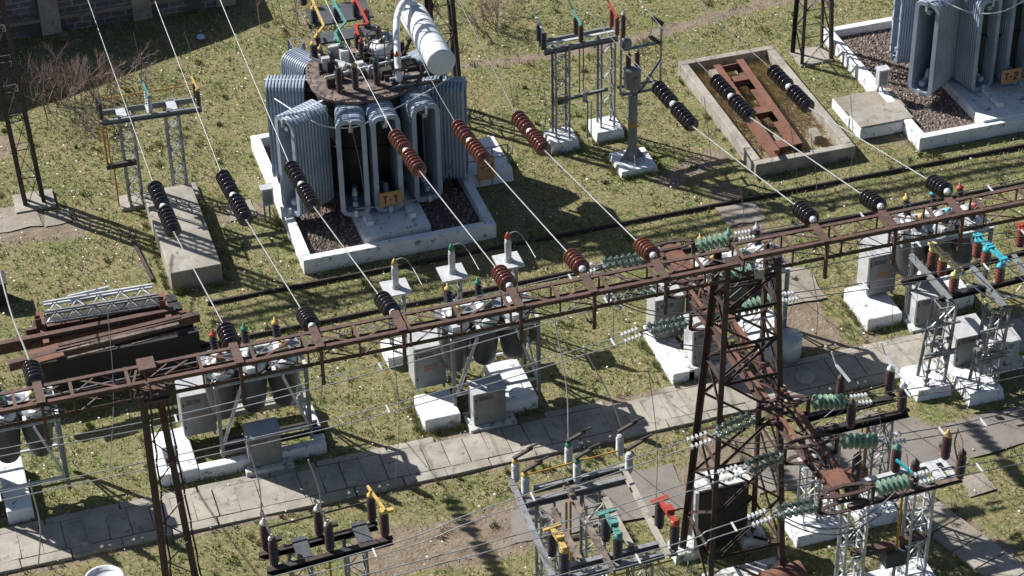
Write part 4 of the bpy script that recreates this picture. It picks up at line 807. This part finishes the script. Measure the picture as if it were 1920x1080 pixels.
# bottom middle bay
t = thing('disconnector_bay', 'large disconnector frame with pale insulators, red, teal and yellow blades, bottom centre', 'disconnector', W(1120, 1300, 0)); zt = 3.2
r0, r1, f0, f1 = W(1000, 915, zt), W(1175, 873, zt), W(983, 943, zt), W(1178, 895, zt)
rowbeam(t, r0, r1, GALV, .16, .12); rowbeam(t, f0, f1, GALV, .18, .12)
g0, g1, h0, h1 = W(1066, 1060, zt), W(1245, 1015, zt), W(1056, 1085, zt), W(1268, 1030, zt)
rowbeam(t, g0, g1, GALV, .16, .12); rowbeam(t, h0, h1, GALV, .16, .12)
for (pa, pb), m_ in ((((962, 898), (1050, 1100)), GALV), (((1064, 905), (1155, 1072)), LID), (((1170, 873), (1258, 1042)), CONC), (((1040, 955), (1092, 1050)), LID), (((1140, 935), (1190, 1026)), CONC)):
    a = MB(); a.chan(W(*pa, zt+.12), W(*pb, zt+.12), .12, .14, .02); a.build('long_beam', m_, t)
for rr, cm in (((967, 893), YEL), ((1066, 862), GRN), ((1162, 843), None)):
    p = W(rr[0], rr[1]+8, zt+.1); ins(t, p, .55, .10, 10, PORW, cm); a = MB(); a.bar(p+V((-.05, 0, .68)), p+V((.45, .1, .8)), .07, .07); a.bar(p+V((.3, .05, .85)), p+V((.6, .1, .88)), .04); a.build('contact_blade', DKST, t)
for rr, cm in (((985, 918), YEL), ((1082, 893), GRN), ((1179, 876), None)):
    p = W(rr[0], rr[1]+8, zt+.1); ins(t, p, .55, .10, 10, PORW, cm); a = MB(); a.bar(p+V((-.05, 0, .68)), p+V((.45, .1, .8)), .07, .07); a.bar(p+V((.3, .05, .85)), p+V((.6, .1, .88)), .04); a.build('contact_blade', DKST, t)
for A1, B1, m_ in (((1035, 1040), (1058, 1076), YEL), ((1136, 1012), (1158, 1050), TEAL), ((1236, 988), (1264, 1026), RED)):
    p, q = W(*A1, zt+.1), W(*B1, zt+.1); ins(t, p, .68, .115, 8, PORD); ins(t, q, .68, .115, 8, PORD); a = MB(); a.bar(p+V((0, .08, .76)), q+V((0, -.08, .8)), .11, .09); a.bar(p+V((-.2, 0, .78)), p+V((.22, .05, .8)), .1, .07); a.lathe([(.11, 0), (.11, .1), (.01, .12)], q+V((0, 0, .68)), n=10); a.box(tuple(p.lerp(q, .7)+V((-.08, 0, .78))), tuple(p.lerp(q, .7)+V((.1, .2, .92)))); a.build('contact_blade', m_, t)
a = MB(); a.tube(W(977, 893, zt+.3), W(1160, 845, zt+.3), .02); a.build('drive_rod', AMB, t); a = MB(); a.tube(W(1150, 1080, zt-.3), W(1262, 1050, zt-.3), .02); a.build('drive_rod', AMB, t)
for (px, py) in ((1027, 950), (1112, 930), (1040, 1085), (1200, 1045)): p = W(px, py, zt); a = MB(); lattice(a, (p.x, p.y), 0, zt-.09, .4, .4, 7, .06, .03); a.build('lattice_post', GALV, t); footing(t, (p.x, p.y), 1.05, .3)
p = W(1062, 940, zt); a = MB(); a.tube((p.x, p.y, .3), (p.x, p.y, zt), .03); a.tube((p.x+.1, p.y, .3), (p.x+.1, p.y, zt), .03); a.build('drive_rod', AMB, t)
a = MB(); p = W(1080, 1010, 1.6); a.box((p.x-.9, p.y-.1, p.z), (p.x+.9, p.y, p.z+.12)); a.box((p.x-.9, p.y+1.1, p.z+.3), (p.x+.9, p.y+1.2, p.z+.42)); a.build('crank_beam', DKST, t)
# upper right disconnector by the crossarm
t = thing('disconnector', 'dark disconnector with brown insulators behind the crossarm, above the asphalt', 'disconnector', W(1610, 960, 0)); zt = 3.1
Ab, Bb, Af, Bf = W(1500, 783, zt), W(1676, 742, zt), W(1520, 812, zt), W(1702, 770, zt); rowbeam(t, Ab, Bb, DKST, .18, .14); rowbeam(t, Af, Bf, DKST, .2, .14)
for p_, cm in (((1574, 752), None), ((1666, 735), PORR), ((1594, 800), None), ((1690, 768), PORL)):
    p = W(*p_, zt+.1); ins(t, p, .68, .12, 8, PORB, PORL if cm else DKST)
for p_ in ((1574, 752), (1666, 735)): p = W(*p_, zt+.1)+V((0, 0, .8)); a = MB(); a.bar(p+V((.08, -.3, 0)), p+V((-.05, .25, .15)), .05, .06); a.bar(p+V((-.05, .25, .15)), p+V((-.12, .4, .45)), .03); a.build('contact_blade', SILV, t)
a = MB(); a.tube(W(1590, 742, zt+.35), W(1660, 722, zt+.35), .03); a.tube(W(1600, 768, zt+.3), W(1690, 750, zt+.3), .02); a.build('drive_rod', DKST, t)
for px, py in ((1555, 800), (1652, 778)): p = W(px, py, zt); a = MB(); lattice(a, (p.x, p.y), 0, zt-.1, .4, .4, 7, .06, .03); a.build('lattice_post', GALV, t); footing(t, (p.x, p.y), 1.05, .3)
for dx, m_ in ((0, AMB), (.12, AMB)): p = W(1618, 790, zt); a = MB(); a.tube((p.x+dx, p.y, .3), (p.x+dx, p.y, zt), .025); a.build('drive_rod', m_, t)
a = MB(); p = W(1620, 895, 1.4); a.box((p.x-.75, p.y, 1.4), (p.x+.1, p.y+.25, 1.6)); a.build('crank_beam', RUSTO, t)
# small lattice stand with white pad left of it
t = thing('instrument_stand', 'small galvanised lattice stand on a white pad under the crossarm nose', 'stand', W(1515, 975, 0)); p = W(1515, 985, 0)
a = MB(); lattice(a, (p.x, p.y), .3, 2.1, .42, .42, 4, .05, .03); a.box((p.x-.35, p.y-.3, 2.1), (p.x+.35, p.y+.3, 2.16)); a.build('lattice_post', SILV, t); a = MB(); a.box((p.x-.6, p.y-.65, -.1), (p.x+.75, p.y+.55, .28), top=.05); a.build('footing', WHITE, t)
for dx in (-.22, .22): ins(t, (p.x+dx, p.y, 2.16), .4, .08, 5, PORW)
# lower right disconnector with pale frame
t = thing('disconnector', 'disconnector with pale ladder-like frame and brown insulators at the lower right', 'disconnector', W(1700, 1150, 0)); zt = 3.2
Ab, Bb, Af, Bf = W(1590, 908, zt), W(1768, 862, zt), W(1588, 948, zt), W(1802, 895, zt)
for A1, B1, m_ in ((Ab, Bb, SILV), (Af, Bf, LID), (Bb+V((0, 0, .01)), Bf+V((-.1, 0, .01)), SILV)): rowbeam(t, A1, B1, m_, .12, .12)
for f_ in (.66, .84): p, q = Ab.lerp(Bb, f_), Af.lerp(Bf, f_); a = MB(); a.box((p.x-.12, q.y+.02, zt+.065), (p.x+.12, p.y-.02, zt+.085)); a.build_split('tie_plate', SILV, t)
for p_, cm in (((1678, 882), TEAL), ((1772, 858), YEL), ((1799, 893), DKST), ((1601, 935), DKST), ((1712, 912), DKST), ((1604, 900), DKST)): p = W(*p_, zt+.07); ins(t, p, .66, .12, 8, PORB, cm)
a = MB(); a.path(spline([W(1795, 862, zt+.9), W(1790, 830, zt+1.6), W(1797, 806, 5.2)], 5), .02); a.build('lead', RUST, t)
a = MB(); a.bar(W(1712, 888, zt+.8), W(1680, 862, zt+.9), .05, .06); a.build('contact_blade', BLUE, t)
for px, py in ((1612, 945), (1735, 915)): p = W(px, py, zt)+V((0, .2, 0)); a = MB(); lattice(a, (p.x, p.y), 0, zt-.07, .42, .42, 6, .07, .035); a.build('lattice_post', SILV, t); footing(t, (p.x, p.y), 1.2, .3)
p = W(1692, 925, zt); a = MB(); a.tube((p.x, p.y, 1.2), (p.x, p.y, zt), .035); a.build('drive_rod', AMB, t)
a = MB(); a.box((p.x-.28, p.y-.1, 1.0), (p.x+.25, p.y+.25, 1.45)); a.build('drive_box', DKGREY, t); a = MB(); a.box((p.x-1.1, p.y+.0, 1.45), (p.x-.05, p.y+.2, 1.6)); a.box((p.x+.08, p.y+.02, 1.5), (p.x+.95, p.y+.2, 1.66)); a.build('crank_beam', RUST, t); a = MB(); a.tube((p.x, p.y, -.1), (p.x, p.y, 1.0), .04); a.build('drive_rod', GALV, t)
a = MB(); a.box((p.x-.5, p.y-.3, -.1), (p.x+.6, p.y+.7, .32), top=.1); a.build('footing', WHITE, t)
# right big one with coloured bars
t = thing('disconnector', 'tall disconnector with yellow, turquoise and red blades at the right edge', 'disconnector', W(1800, 720, 0)); zt = 2.75
for A1, B1 in (((1712, 478), (1786, 562)), ((1826, 500), (1888, 575)), ((1905, 480), (1965, 555))): a = MB(); a.chan(W(*A1, zt), W(*B1, zt), .14, .12, .02); a.build('beam', GREY, t)
for A1, B1 in (((1690, 528), (1990, 455)), ((1760, 560), (2010, 497))): a = MB(); a.chan(W(*A1, zt-.08), W(*B1, zt-.08), .1, .16, .02); a.build('long_beam', DKST, t)
for pts, m_, pm in ((((1747, 497), (1765, 514), (1787, 545)), PYEL, PORR), (((1831, 480), (1847, 497), (1873, 528)), BLUE, PORR), (((1912, 460), (1930, 480), (1955, 510)), RED, PORR)):
    for q in pts: p = W(*q, zt+.06); ins(t, p, .46, .14, 4, pm, m_)
    a = MB(); A2, B2 = W(*pts[0], zt)+V((-.05, .12, .66)), W(*pts[2], zt)+V((.1, -.1, .66))
    for s_ in (-.06, .06): a.bar(A2+V((s_, 0, 0)), B2+V((s_, 0, 0)), .045, .06)
    for f_ in (.1, .45, .5, .9): p = A2.lerp(B2, f_); a.box((p.x-.1, p.y-.05, p.z-.03), (p.x+.1, p.y+.06, p.z+.06))
    a.build('contact_blade', m_, t)
    for s_ in (0, .35): a = MB(); a.path(spline([B2+V((s_, .1, -.1)), B2+V((.7+s_, -.35, -.75)), B2+V((1.35+s_, -.3, -.95)), B2+V((1.9+s_, -.1, -.7))], 6), .02); a.build('lead', SILV, t)
for px, py, b_ in ((1784, 566, 0), (1884, 573, 0)):
    p = W(px, py, zt); a = MB(); lattice(a, (p.x-.35, p.y), .3, zt-.1, .5, .42, 5, .07, .035, c1=(p.x-.1, p.y+.15)); a.build('lattice_post', GALV, t); a = MB(); a.box((p.x-.95, p.y-.45, -.1), (p.x+.1, p.y+.75, .3), top=.06); a.build('footing', WHITE, t)
    a = MB()
    for z in (1.3, 1.2, 2.2): a.box((p.x-.75, p.y-.25, z), (p.x+.2, p.y-.2, z+.06))
    for k in range(9): q = (p.x-.4+random.uniform(-.35, .35), p.y+random.uniform(-.25, .1), 1.1+random.uniform(0, .5)); a.box(q, (q[0]+.13, q[1]+.1, q[2]+.12))
    for k in range(5): a.lathe([(.08, 0), (.08, .1), (.01, .11)], (p.x-.4+random.uniform(-.3, .3), p.y-.2, .5+.3*k), (0, -1, .2), 8)
    a.build('drive_gear', GALV, t)
ins(t, W(1866, 548, 2.0), .9, .09, 8, PORW, YEL)
cb = thing('control_cabinet', 'wide grey control cabinet between the posts of the right-edge disconnector', 'cabinet', W(1815, 690, 0)); p = W(1789, 688, .25); cabinet(cb, p.x, p.y, .25, .88, .75, .95, .06, GREY, 'housing', False, PORW); a = MB(); a.box((p.x-.2, p.y-.35, -.1), (p.x+1.9, p.y+.9, .25)); a.build('base', WHITED, cb)
cb = thing('cabinet', 'small pale box at the far right of the wide grey cabinet', 'cabinet', W(1890, 700, 0)); p = W(1878, 692, .1); cabinet(cb, p.x, p.y, .1, .45, .5, .85, .05, PORW, 'housing', False, PORW)
# stand behind T-1 with coloured busbars
t = thing('busbar_stand', 'dark stand behind T-1 with yellow, teal and red zigzag busbars', 'busbar', (-3.2, 10.6, 0)); zt = 3.9
for x in (-3.9, -2.5): a = MB(); lattice(a, (x, W(650, 62, zt).y), 0, zt, .35, .35, 7, .06, .03); a.build('lattice_post', GALV, t)
for pa, pb in (((603, 84), (706, 48)), ((588, 52), (684, 2))): a = MB(); u0, u1 = W(*pa, zt), W(*pb, zt); a.box((u0.x, u0.y, zt), (u1.x, u1.y, zt+.06)); a.build('plate', DKGREY, t)
for pts, m_ in ((((590, 108), (590, 42), (570, 8)), YEL), (((634, 100), (632, 40), (618, -5)), TEAL), (((672, 88), (668, 30), (688, 50)), RED)):
    for q in pts: p = W(*q, zt+.07); ins(t, p, .45, .13, 4, PORD, m_)
for pts, m_ in ((((588, 72), (607, 48), (580, -12)), YEL), (((635, 78), (628, 62), (648, 42), (618, -10)), TEAL), (((672, 66), (666, 48), (690, 44), (662, -12)), RED), (((592, 85), (578, 55), (561, 22)), LID)):
    a = MB(); P_ = [W(*q, zt+.75) for q in pts]
    for p, q in zip(P_[:-1], P_[1:]): a.bar(p, q, .07, .05)
    a.build('busbar', m_, t)
# ======================= SCRAP STEEL =======================
gp = 'scrap steel members piled left of the concrete slab'
def scrap(name, lab, pts, z, m, kind='chan', w_=.3, h_=.3):
    A1, B1 = W(*pts[0], z), W(*pts[1], z); a = MB()
    if kind == 'chan': a.chan(A1, B1, w_, h_, .02, -1)
    elif kind == 'box': a.bar(A1, B1, w_, h_)
    elif kind == 'truss':
        d_ = (B1-A1).normalized(); s_ = V((-d_.y, d_.x, 0)); n_ = int((B1-A1).length/.5)
        for o_ in (V((0, 0, 0)), s_*w_, s_*w_/2+V((0, 0, h_))): a.bar(A1+o_, B1+o_, .055, .055)
        for k in range(n_):
            q0, q1 = A1.lerp(B1, k/n_), A1.lerp(B1, (k+1)/n_); qm = (q0+q1)/2
            a.bar(q0, qm+s_*w_, .03, .012); a.bar(qm+s_*w_, q1, .03, .012); a.bar(q0, qm+s_*w_/2+V((0, 0, h_)), .03, .012); a.bar(qm+s_*w_/2+V((0, 0, h_)), q1, .03, .012)
    one(name, a, m, lab, 'steel beam', A1, gp)
scrap('steel_girder', 'deep rusty girder, longest of the scrap pile, reaching the left edge', ((-60, 668), (330, 590)), 1.60, RUST, 'chan', .16, .34)
scrap('steel_girder', 'rusty girder along the near rim of the scrap pile', ((18, 690), (375, 596)), 1.65, RUST, 'chan', .18, .25)
scrap('steel_girder', 'rusty girder second from the near rim of the scrap pile', ((110, 655), (340, 600)), 1.70, RUST, 'chan', .14, .2)
scrap('lattice_section', 'galvanised lattice section lying on top of the scrap pile, rear one', ((85, 590), (290, 556)), 1.80, SILV, 'truss', .45, .25)
scrap('lattice_section', 'galvanised lattice section on the scrap pile, nearer one', ((88, 605), (300, 572)), 1.85, GALV, 'truss', .4, .22)
scrap('lattice_section', 'short loose silver lattice piece at the back of the scrap pile', ((130, 570), (208, 552)), 1.75, SILV, 'truss', .3, .15)
scrap('steel_girder', 'rusty channel at the rear of the scrap pile under the lattice', ((50, 628), (315, 580)), 1.50, RUST, 'chan', .14, .3)
scrap('steel_girder', 'thin pale-edged rusty strip on the near side of the pile', ((105, 660), (335, 607)), 1.75, LID, 'box', .12, .05)
scrap('steel_plate', 'flat orange-rusted plate near the left end of the scrap pile', ((55, 672), (115, 655)), 1.75, RUSTO, 'box', .6, .03)
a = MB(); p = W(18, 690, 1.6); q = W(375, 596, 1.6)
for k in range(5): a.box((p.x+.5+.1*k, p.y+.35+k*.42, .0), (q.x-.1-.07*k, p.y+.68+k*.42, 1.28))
a.box((p.x+.6, p.y+.42, .05), (q.x-.4, p.y+2.1, 1.25)); one('steel_stack', a, BLK, 'stack of heavy steel sections coloured black for shade, forming the base of the scrap pile', 'steel stack', (p.x, p.y, 0))  # stack coloured black to stand for the shade within the pile
for (px, py), lb in (((78, 610), 'left'), ((308, 575), 'right')):
    q = W(px, py, 1.5); a = MB(); a.chan((q.x, q.y-.3, 1.45), (q.x, q.y-.3, 2.0), .16, .2, .02); a.bar((q.x, q.y-1.1, 1.62), (q.x, q.y+.4, 1.62), .16, .16); one('steel_bracket', a, RUSTO, f'orange rusty upright bracket at the {lb} end of the scrap pile', 'bracket', (q.x, q.y, 1))
scrap('steel_girder', 'thin rusty strip in the middle of the scrap pile', ((60, 650), (350, 588)), 1.57, RUSTO, 'chan', .1, .12)
scrap('steel_girder', 'dark rusty rail behind the deep girder of the scrap pile', ((70, 640), (330, 584)), 1.43, RUST, 'chan', .12, .12)
scrap('steel_angle', 'pale edged angle lying over the dark side of the scrap pile', ((125, 672), (215, 650)), 1.63, LID, 'box', .05, .05)
scrap('steel_angle', 'short pale angle sticking out right of the middle of the scrap pile', ((248, 645), (335, 622)), 1.60, LID, 'box', .05, .05)
# plank/strip in the grass left of the slab, small stuff
a = MB(); a.bar(W(242, 438, .04), W(286, 525, .04), .09, .06); one('steel_strip', a, DKRUST, 'narrow rusty strip lying in the grass left of the long slab', 'strip', W(242, 438))
a = MB(); a.lathe([(.02, 0), (.42, .0), (.46, .04), (.48, .62), (.44, .62), (.42, .52), (.02, .5)], W(195, 1086, .6)-V((0, 0, .6)), n=36); one('white_drum', a, WHITE, 'round white open-topped tub at the bottom left edge', 'tub', W(195, 1086, .6)-V((0, 0, .6)))
for px, py, h_, lb in ((8, 560, .7, 'dark box cut by the left edge above the scrap pile'),):
    q = W(px, py); a = MB(); a.box((q.x-.5, q.y-.3, 0), (q.x+.1, q.y+.3, h_)); a.box((q.x-.55, q.y-.35, h_), (q.x+.15, q.y+.35, h_+.04)); one('dark_box', a, DKST, lb, 'box', q)
# dark board cabinet at the tower foot
q = W(1306, 1030, .1); t = thing('steel_cabinet', 'tall black steel cabinet standing behind the tower legs', 'cabinet', (q.x, q.y, 0)); a = MB(); a.box((q.x, q.y, .15), (q.x+1.3, q.y+.55, 1.95)); a.build('housing', DKST, t)
a = MB(); a.box((q.x-.04, q.y-.03, 1.953), (q.x+1.34, q.y+.6, 2.0)); a.build('roof', WHITED, t); a = MB(); [a.box((q.x+x, q.y-.02, .25), (q.x+x+.58, q.y-.003, 1.85)) for x in (.04, .67)]; a.build('door', BLK, t); a = MB(); a.box((q.x-.12, q.y-.1, 0), (q.x-.03, q.y+.02, 2.0)); a.build('corner_post', PORW, t)
a = MB(); a.box((.6, -14.7, -.1), (2.6, -13.2, .38)); one('foundation_block', a, WHITED, 'whitewashed block on the ground under the near side of the tower', 'block', (1, -14, 0))
q = W(1468, 1112, 0); a = MB(); a.tube((q.x-.5, q.y, .36), (q.x+.5, q.y+.1, .36), .36, 24); one('rusty_drum', a, RUSTO, 'rusty drum lying at the bottom right of the tower foot', 'drum', q)
# thin droppers from the twin lines down to the yard
DR = [((462, 828), 5.0, (490, 985)), ((578, 862), 5.0, (600, 975)), ((478, 560), 5.2, (640, 700)), ((1095, 655), 5.8, (1170, 815)), ((1040, 600), 5.8, (1066, 838)), ((690, 785), 6, (693, 830)), ((1215, 690), 6, (1230, 950)), ((55, 900), 5.6, (72, 1060)),
      ((1520, 500), 6, (1530, 640)), ((1590, 600), 6, (1660, 830)), ((940, 560), 6, (1000, 700)), ((200, 560), 6, (205, 900)), ((1795, 802), 5.2, (1800, 850)), ((1490, 560), 6, (1452, 610)), ((640, 170), 6, (690, 420)), ((1290, 560), 6, (1310, 740))]
DR += [((205, 150), 6.5, (207, 330)), ((250, 60), 6.5, (262, 190)), ((345, 60), 6.5, (352, 120)), ((240, 430), 6, (285, 525)), ((735, 640), 6, (742, 900)), ((870, 600), 6, (880, 690)), ((1130, 500), 6, (1150, 640)), ((1290, 250), 6, (1282, 330)), ((1320, 180), 6, (1330, 400)), ((1475, 190), 6, (1495, 420)),
       ((1595, 180), 6, (1590, 350)), ((1690, 300), 6.2, (1720, 560)), ((1520, 250), 6, (1528, 420)), ((955, 150), 6.5, (960, 290)), ((1020, 160), 6.5, (1012, 270)), ((590, 640), 5.6, (600, 760)), ((1385, 340), 6, (1388, 440)), ((1660, 380), 6, (1672, 640)), ((1700, 850), 5.4, (1690, 930)), ((1840, 560), 6, (1835, 700))]
for i, (pa, z, pb) in enumerate(DR):
    A1 = W(*pa, z); B1 = W(*pb, 3.4) if pb[1] > 800 else W(*pb, 1.5); a = MB(); a.path(spline([A1, A1.lerp(B1, .5)+V((.12, 0, -.1)), B1], 6), .009 if i not in (0, 1, 3, 4, 7) else .016)
    one('dropper_wire', a, ALW if i in (0, 1, 3, 4, 7) else DKW, 'thin wire dropping from the overhead lines to the equipment below', 'wire', A1, 'thin dropper wires')
# ======================= BUILDING =======================
bm = bpy.data.materials.new('dark_brick'); bm.use_nodes = True; n = bm.node_tree.nodes; l = bm.node_tree.links; b = n['Principled BSDF']; b.inputs['Roughness'].default_value = .9
g = n.new('ShaderNodeTexCoord'); br = n.new('ShaderNodeTexBrick'); mp = n.new('ShaderNodeMapping'); mp.inputs['Rotation'].default_value = (math.pi/2, 0, 0); l.new(g.outputs['Object'], mp.inputs[0]); l.new(mp.outputs[0], br.inputs[0]); br.inputs['Scale'].default_value = 1
br.inputs['Brick Width'].default_value = .5; br.inputs['Row Height'].default_value = .22; br.inputs['Mortar Size'].default_value = .03; br.inputs['Color1'].default_value = (.16, .15, .16, 1); br.inputs['Color2'].default_value = (.07, .07, .075, 1); br.inputs['Mortar'].default_value = (.26, .26, .27, 1)
nn = n.new('ShaderNodeTexNoise'); nn.inputs['Scale'].default_value = 1.3; l.new(g.outputs['Object'], nn.inputs['Vector']); mr = n.new('ShaderNodeMapRange'); mr.inputs[1].default_value = .4; mr.inputs[2].default_value = .62; l.new(nn.outputs[0], mr.inputs[0])
mx = n.new('ShaderNodeMix'); mx.data_type = 'RGBA'; l.new(mr.outputs[0], mx.inputs[0]); l.new(br.outputs[0], mx.inputs[6]); mx.inputs[7].default_value = (.09, .085, .09, 1); l.new(mx.outputs[2], b.inputs['Base Color'])
t = thing('brick_building', 'dark brick building with pilasters in its own shade at the top left corner', 'building', (-12, 20, 0))
YB = 19.3; hx = lambda x: 5.6-.31*(x+18.2); a = MB(); xs_ = [-34, -4.5]
a.add([(-34, YB, -.1), (-4.5, YB, -.1), (-4.5, YB, hx(-4.5)), (-18.2, YB, hx(-18.2)), (-34, YB, 1.2), (-34, YB+9, -.1), (-4.5, YB+9, -.1), (-4.5, YB+9, hx(-4.5)), (-18.2, YB+9, hx(-18.2)), (-34, YB+9, 1.2)], [(0, 1, 2, 3, 4), (9, 8, 7, 6, 5), (1, 6, 7, 2), (0, 4, 9, 5)])
a.build('wall', bm, t)
a = MB()
for (x0, x1) in ((-34.5, -18.2), (-18.2, -4.1)):
    z0_ = 1.2-.2 if x0 < -20 else hx(x0); z1_ = hx(-18.2) if x0 < -20 else hx(x1); d_ = 3e-3
    a.add([(x0, YB-.35, z0_+d_), (x1, YB-.35, z1_+d_), (x1, YB+9.3, z1_+d_), (x0, YB+9.3, z0_+d_), (x0, YB-.35, z0_+.15), (x1, YB-.35, z1_+.15), (x1, YB+9.3, z1_+.15), (x0, YB+9.3, z0_+.15)], [(3, 2, 1, 0), (4, 5, 6, 7), (0, 1, 5, 4), (1, 2, 6, 5), (2, 3, 7, 6), (3, 0, 4, 7)])
a.build('roof', CONCD, t)
for px in (98, 272, 430): q = WY(px, 60, YB-.2); a = MB(); a.box((q.x-.33, YB-.15, 0), (q.x+.33, YB-.003, min(hx(q.x)-.1, 6.5))); a.build('pilaster', CONC, t)
a = MB(); a.box((-34, YB-.1, .5), (-4.5, YB-.003, .62)); a.build('ledge', CONCD, t)
# ======================= BUSHES =======================
def bush(px, py, r, h, nb, m, label, cat='bush', name='bare_bush', upr=.9):
    p = W(px, py, 0); a = MB(); rd = random.Random(int(px*7+py))
    def br(s_, d_, ln, rad, dep):
        e = s_+d_*ln; a.tube(s_, e, rad, 4, rad*.6)
        if dep == 0: return
        for _ in range(3 if dep > 1 else 4):
            nd = (d_+V((rd.uniform(-.7, .7), rd.uniform(-.7, .7), rd.uniform(-.35, .45)))).normalized(); br(s_.lerp(e, rd.uniform(.5, 1)), nd, ln*rd.uniform(.5, .8), rad*.55, dep-1)
    for _ in range(nb):
        s_ = p+V((rd.uniform(-r, r)*.7, rd.uniform(-r, r)*.7, 0)); br(s_, V((rd.uniform(-upr, upr), rd.uniform(-upr, upr), 1)).normalized(), h*rd.uniform(.35, .55), .018, 3)
    one(name, a, m, label, cat, p)
bush(128, 200, 1.3, 1.8, 22, TWIG, 'reddish leafless bush in front of the brick building, nearest the left column'); bush(215, 168, 1.2, 1.5, 16, TWIG, 'low reddish leafless bush behind the left disconnector'); bush(170, 245, 1.0, 1.1, 15, TWG, 'brownish twiggy bush left of the left disconnector')
bush(930, 45, 1.1, 1.5, 20, TWIG, 'brown leafless bush at the top edge right of transformer T-1'); bush(520, 45, 1.0, 3.2, 5, TWG, 'tall bare grey shrub at the top edge left of T-1', upr=.35); bush(560, 120, .3, 3.5, 1, TWG, 'slender bare sapling behind T-1', 'sapling', 'bare_tree', .2)
bush(1275, 1085, .8, .7, 14, mat('grey_green_twig', (.22, .26, .2), (.12, .16, .1), .8, scale=5), 'pale grey-green shrub at the bottom left of the tower foot'); bush(80, 175, 1.1, 1.3, 7, TWG, 'dim twiggy bush in the building shade at the far left')
a = MB(); q = W(377, 74); a.ball(q+V((0, 0, .1)), .14, 8, sz=.7); one('plastic_bag', a, mat('pale_blue_plastic', (.35, .5, .7), None, .5), 'crumpled pale blue bag in the shade by the building corner', 'bag', q)
def rocks(spots):
    for px, py, r_, lb in spots:
        q = W(px, py); a = MB(); a.ball(q+V((0, 0, r_*.2)), r_, 9, sz=.55); one('stone', a, CONC, lb, 'stone', q)
rocks([(660, 907, .16, 'pale stone on the path edge below the first breaker shadow'), (1066, 815, .16, 'pale stone on the path right of the middle breaker'), (163, 1020, .15, 'pale stone on the path by the left edge shadow'), (1510, 712, .28, 'white flat stone in the path shadow right of the tower'), (720, 918, .1, 'small stone in the grass near the path')])
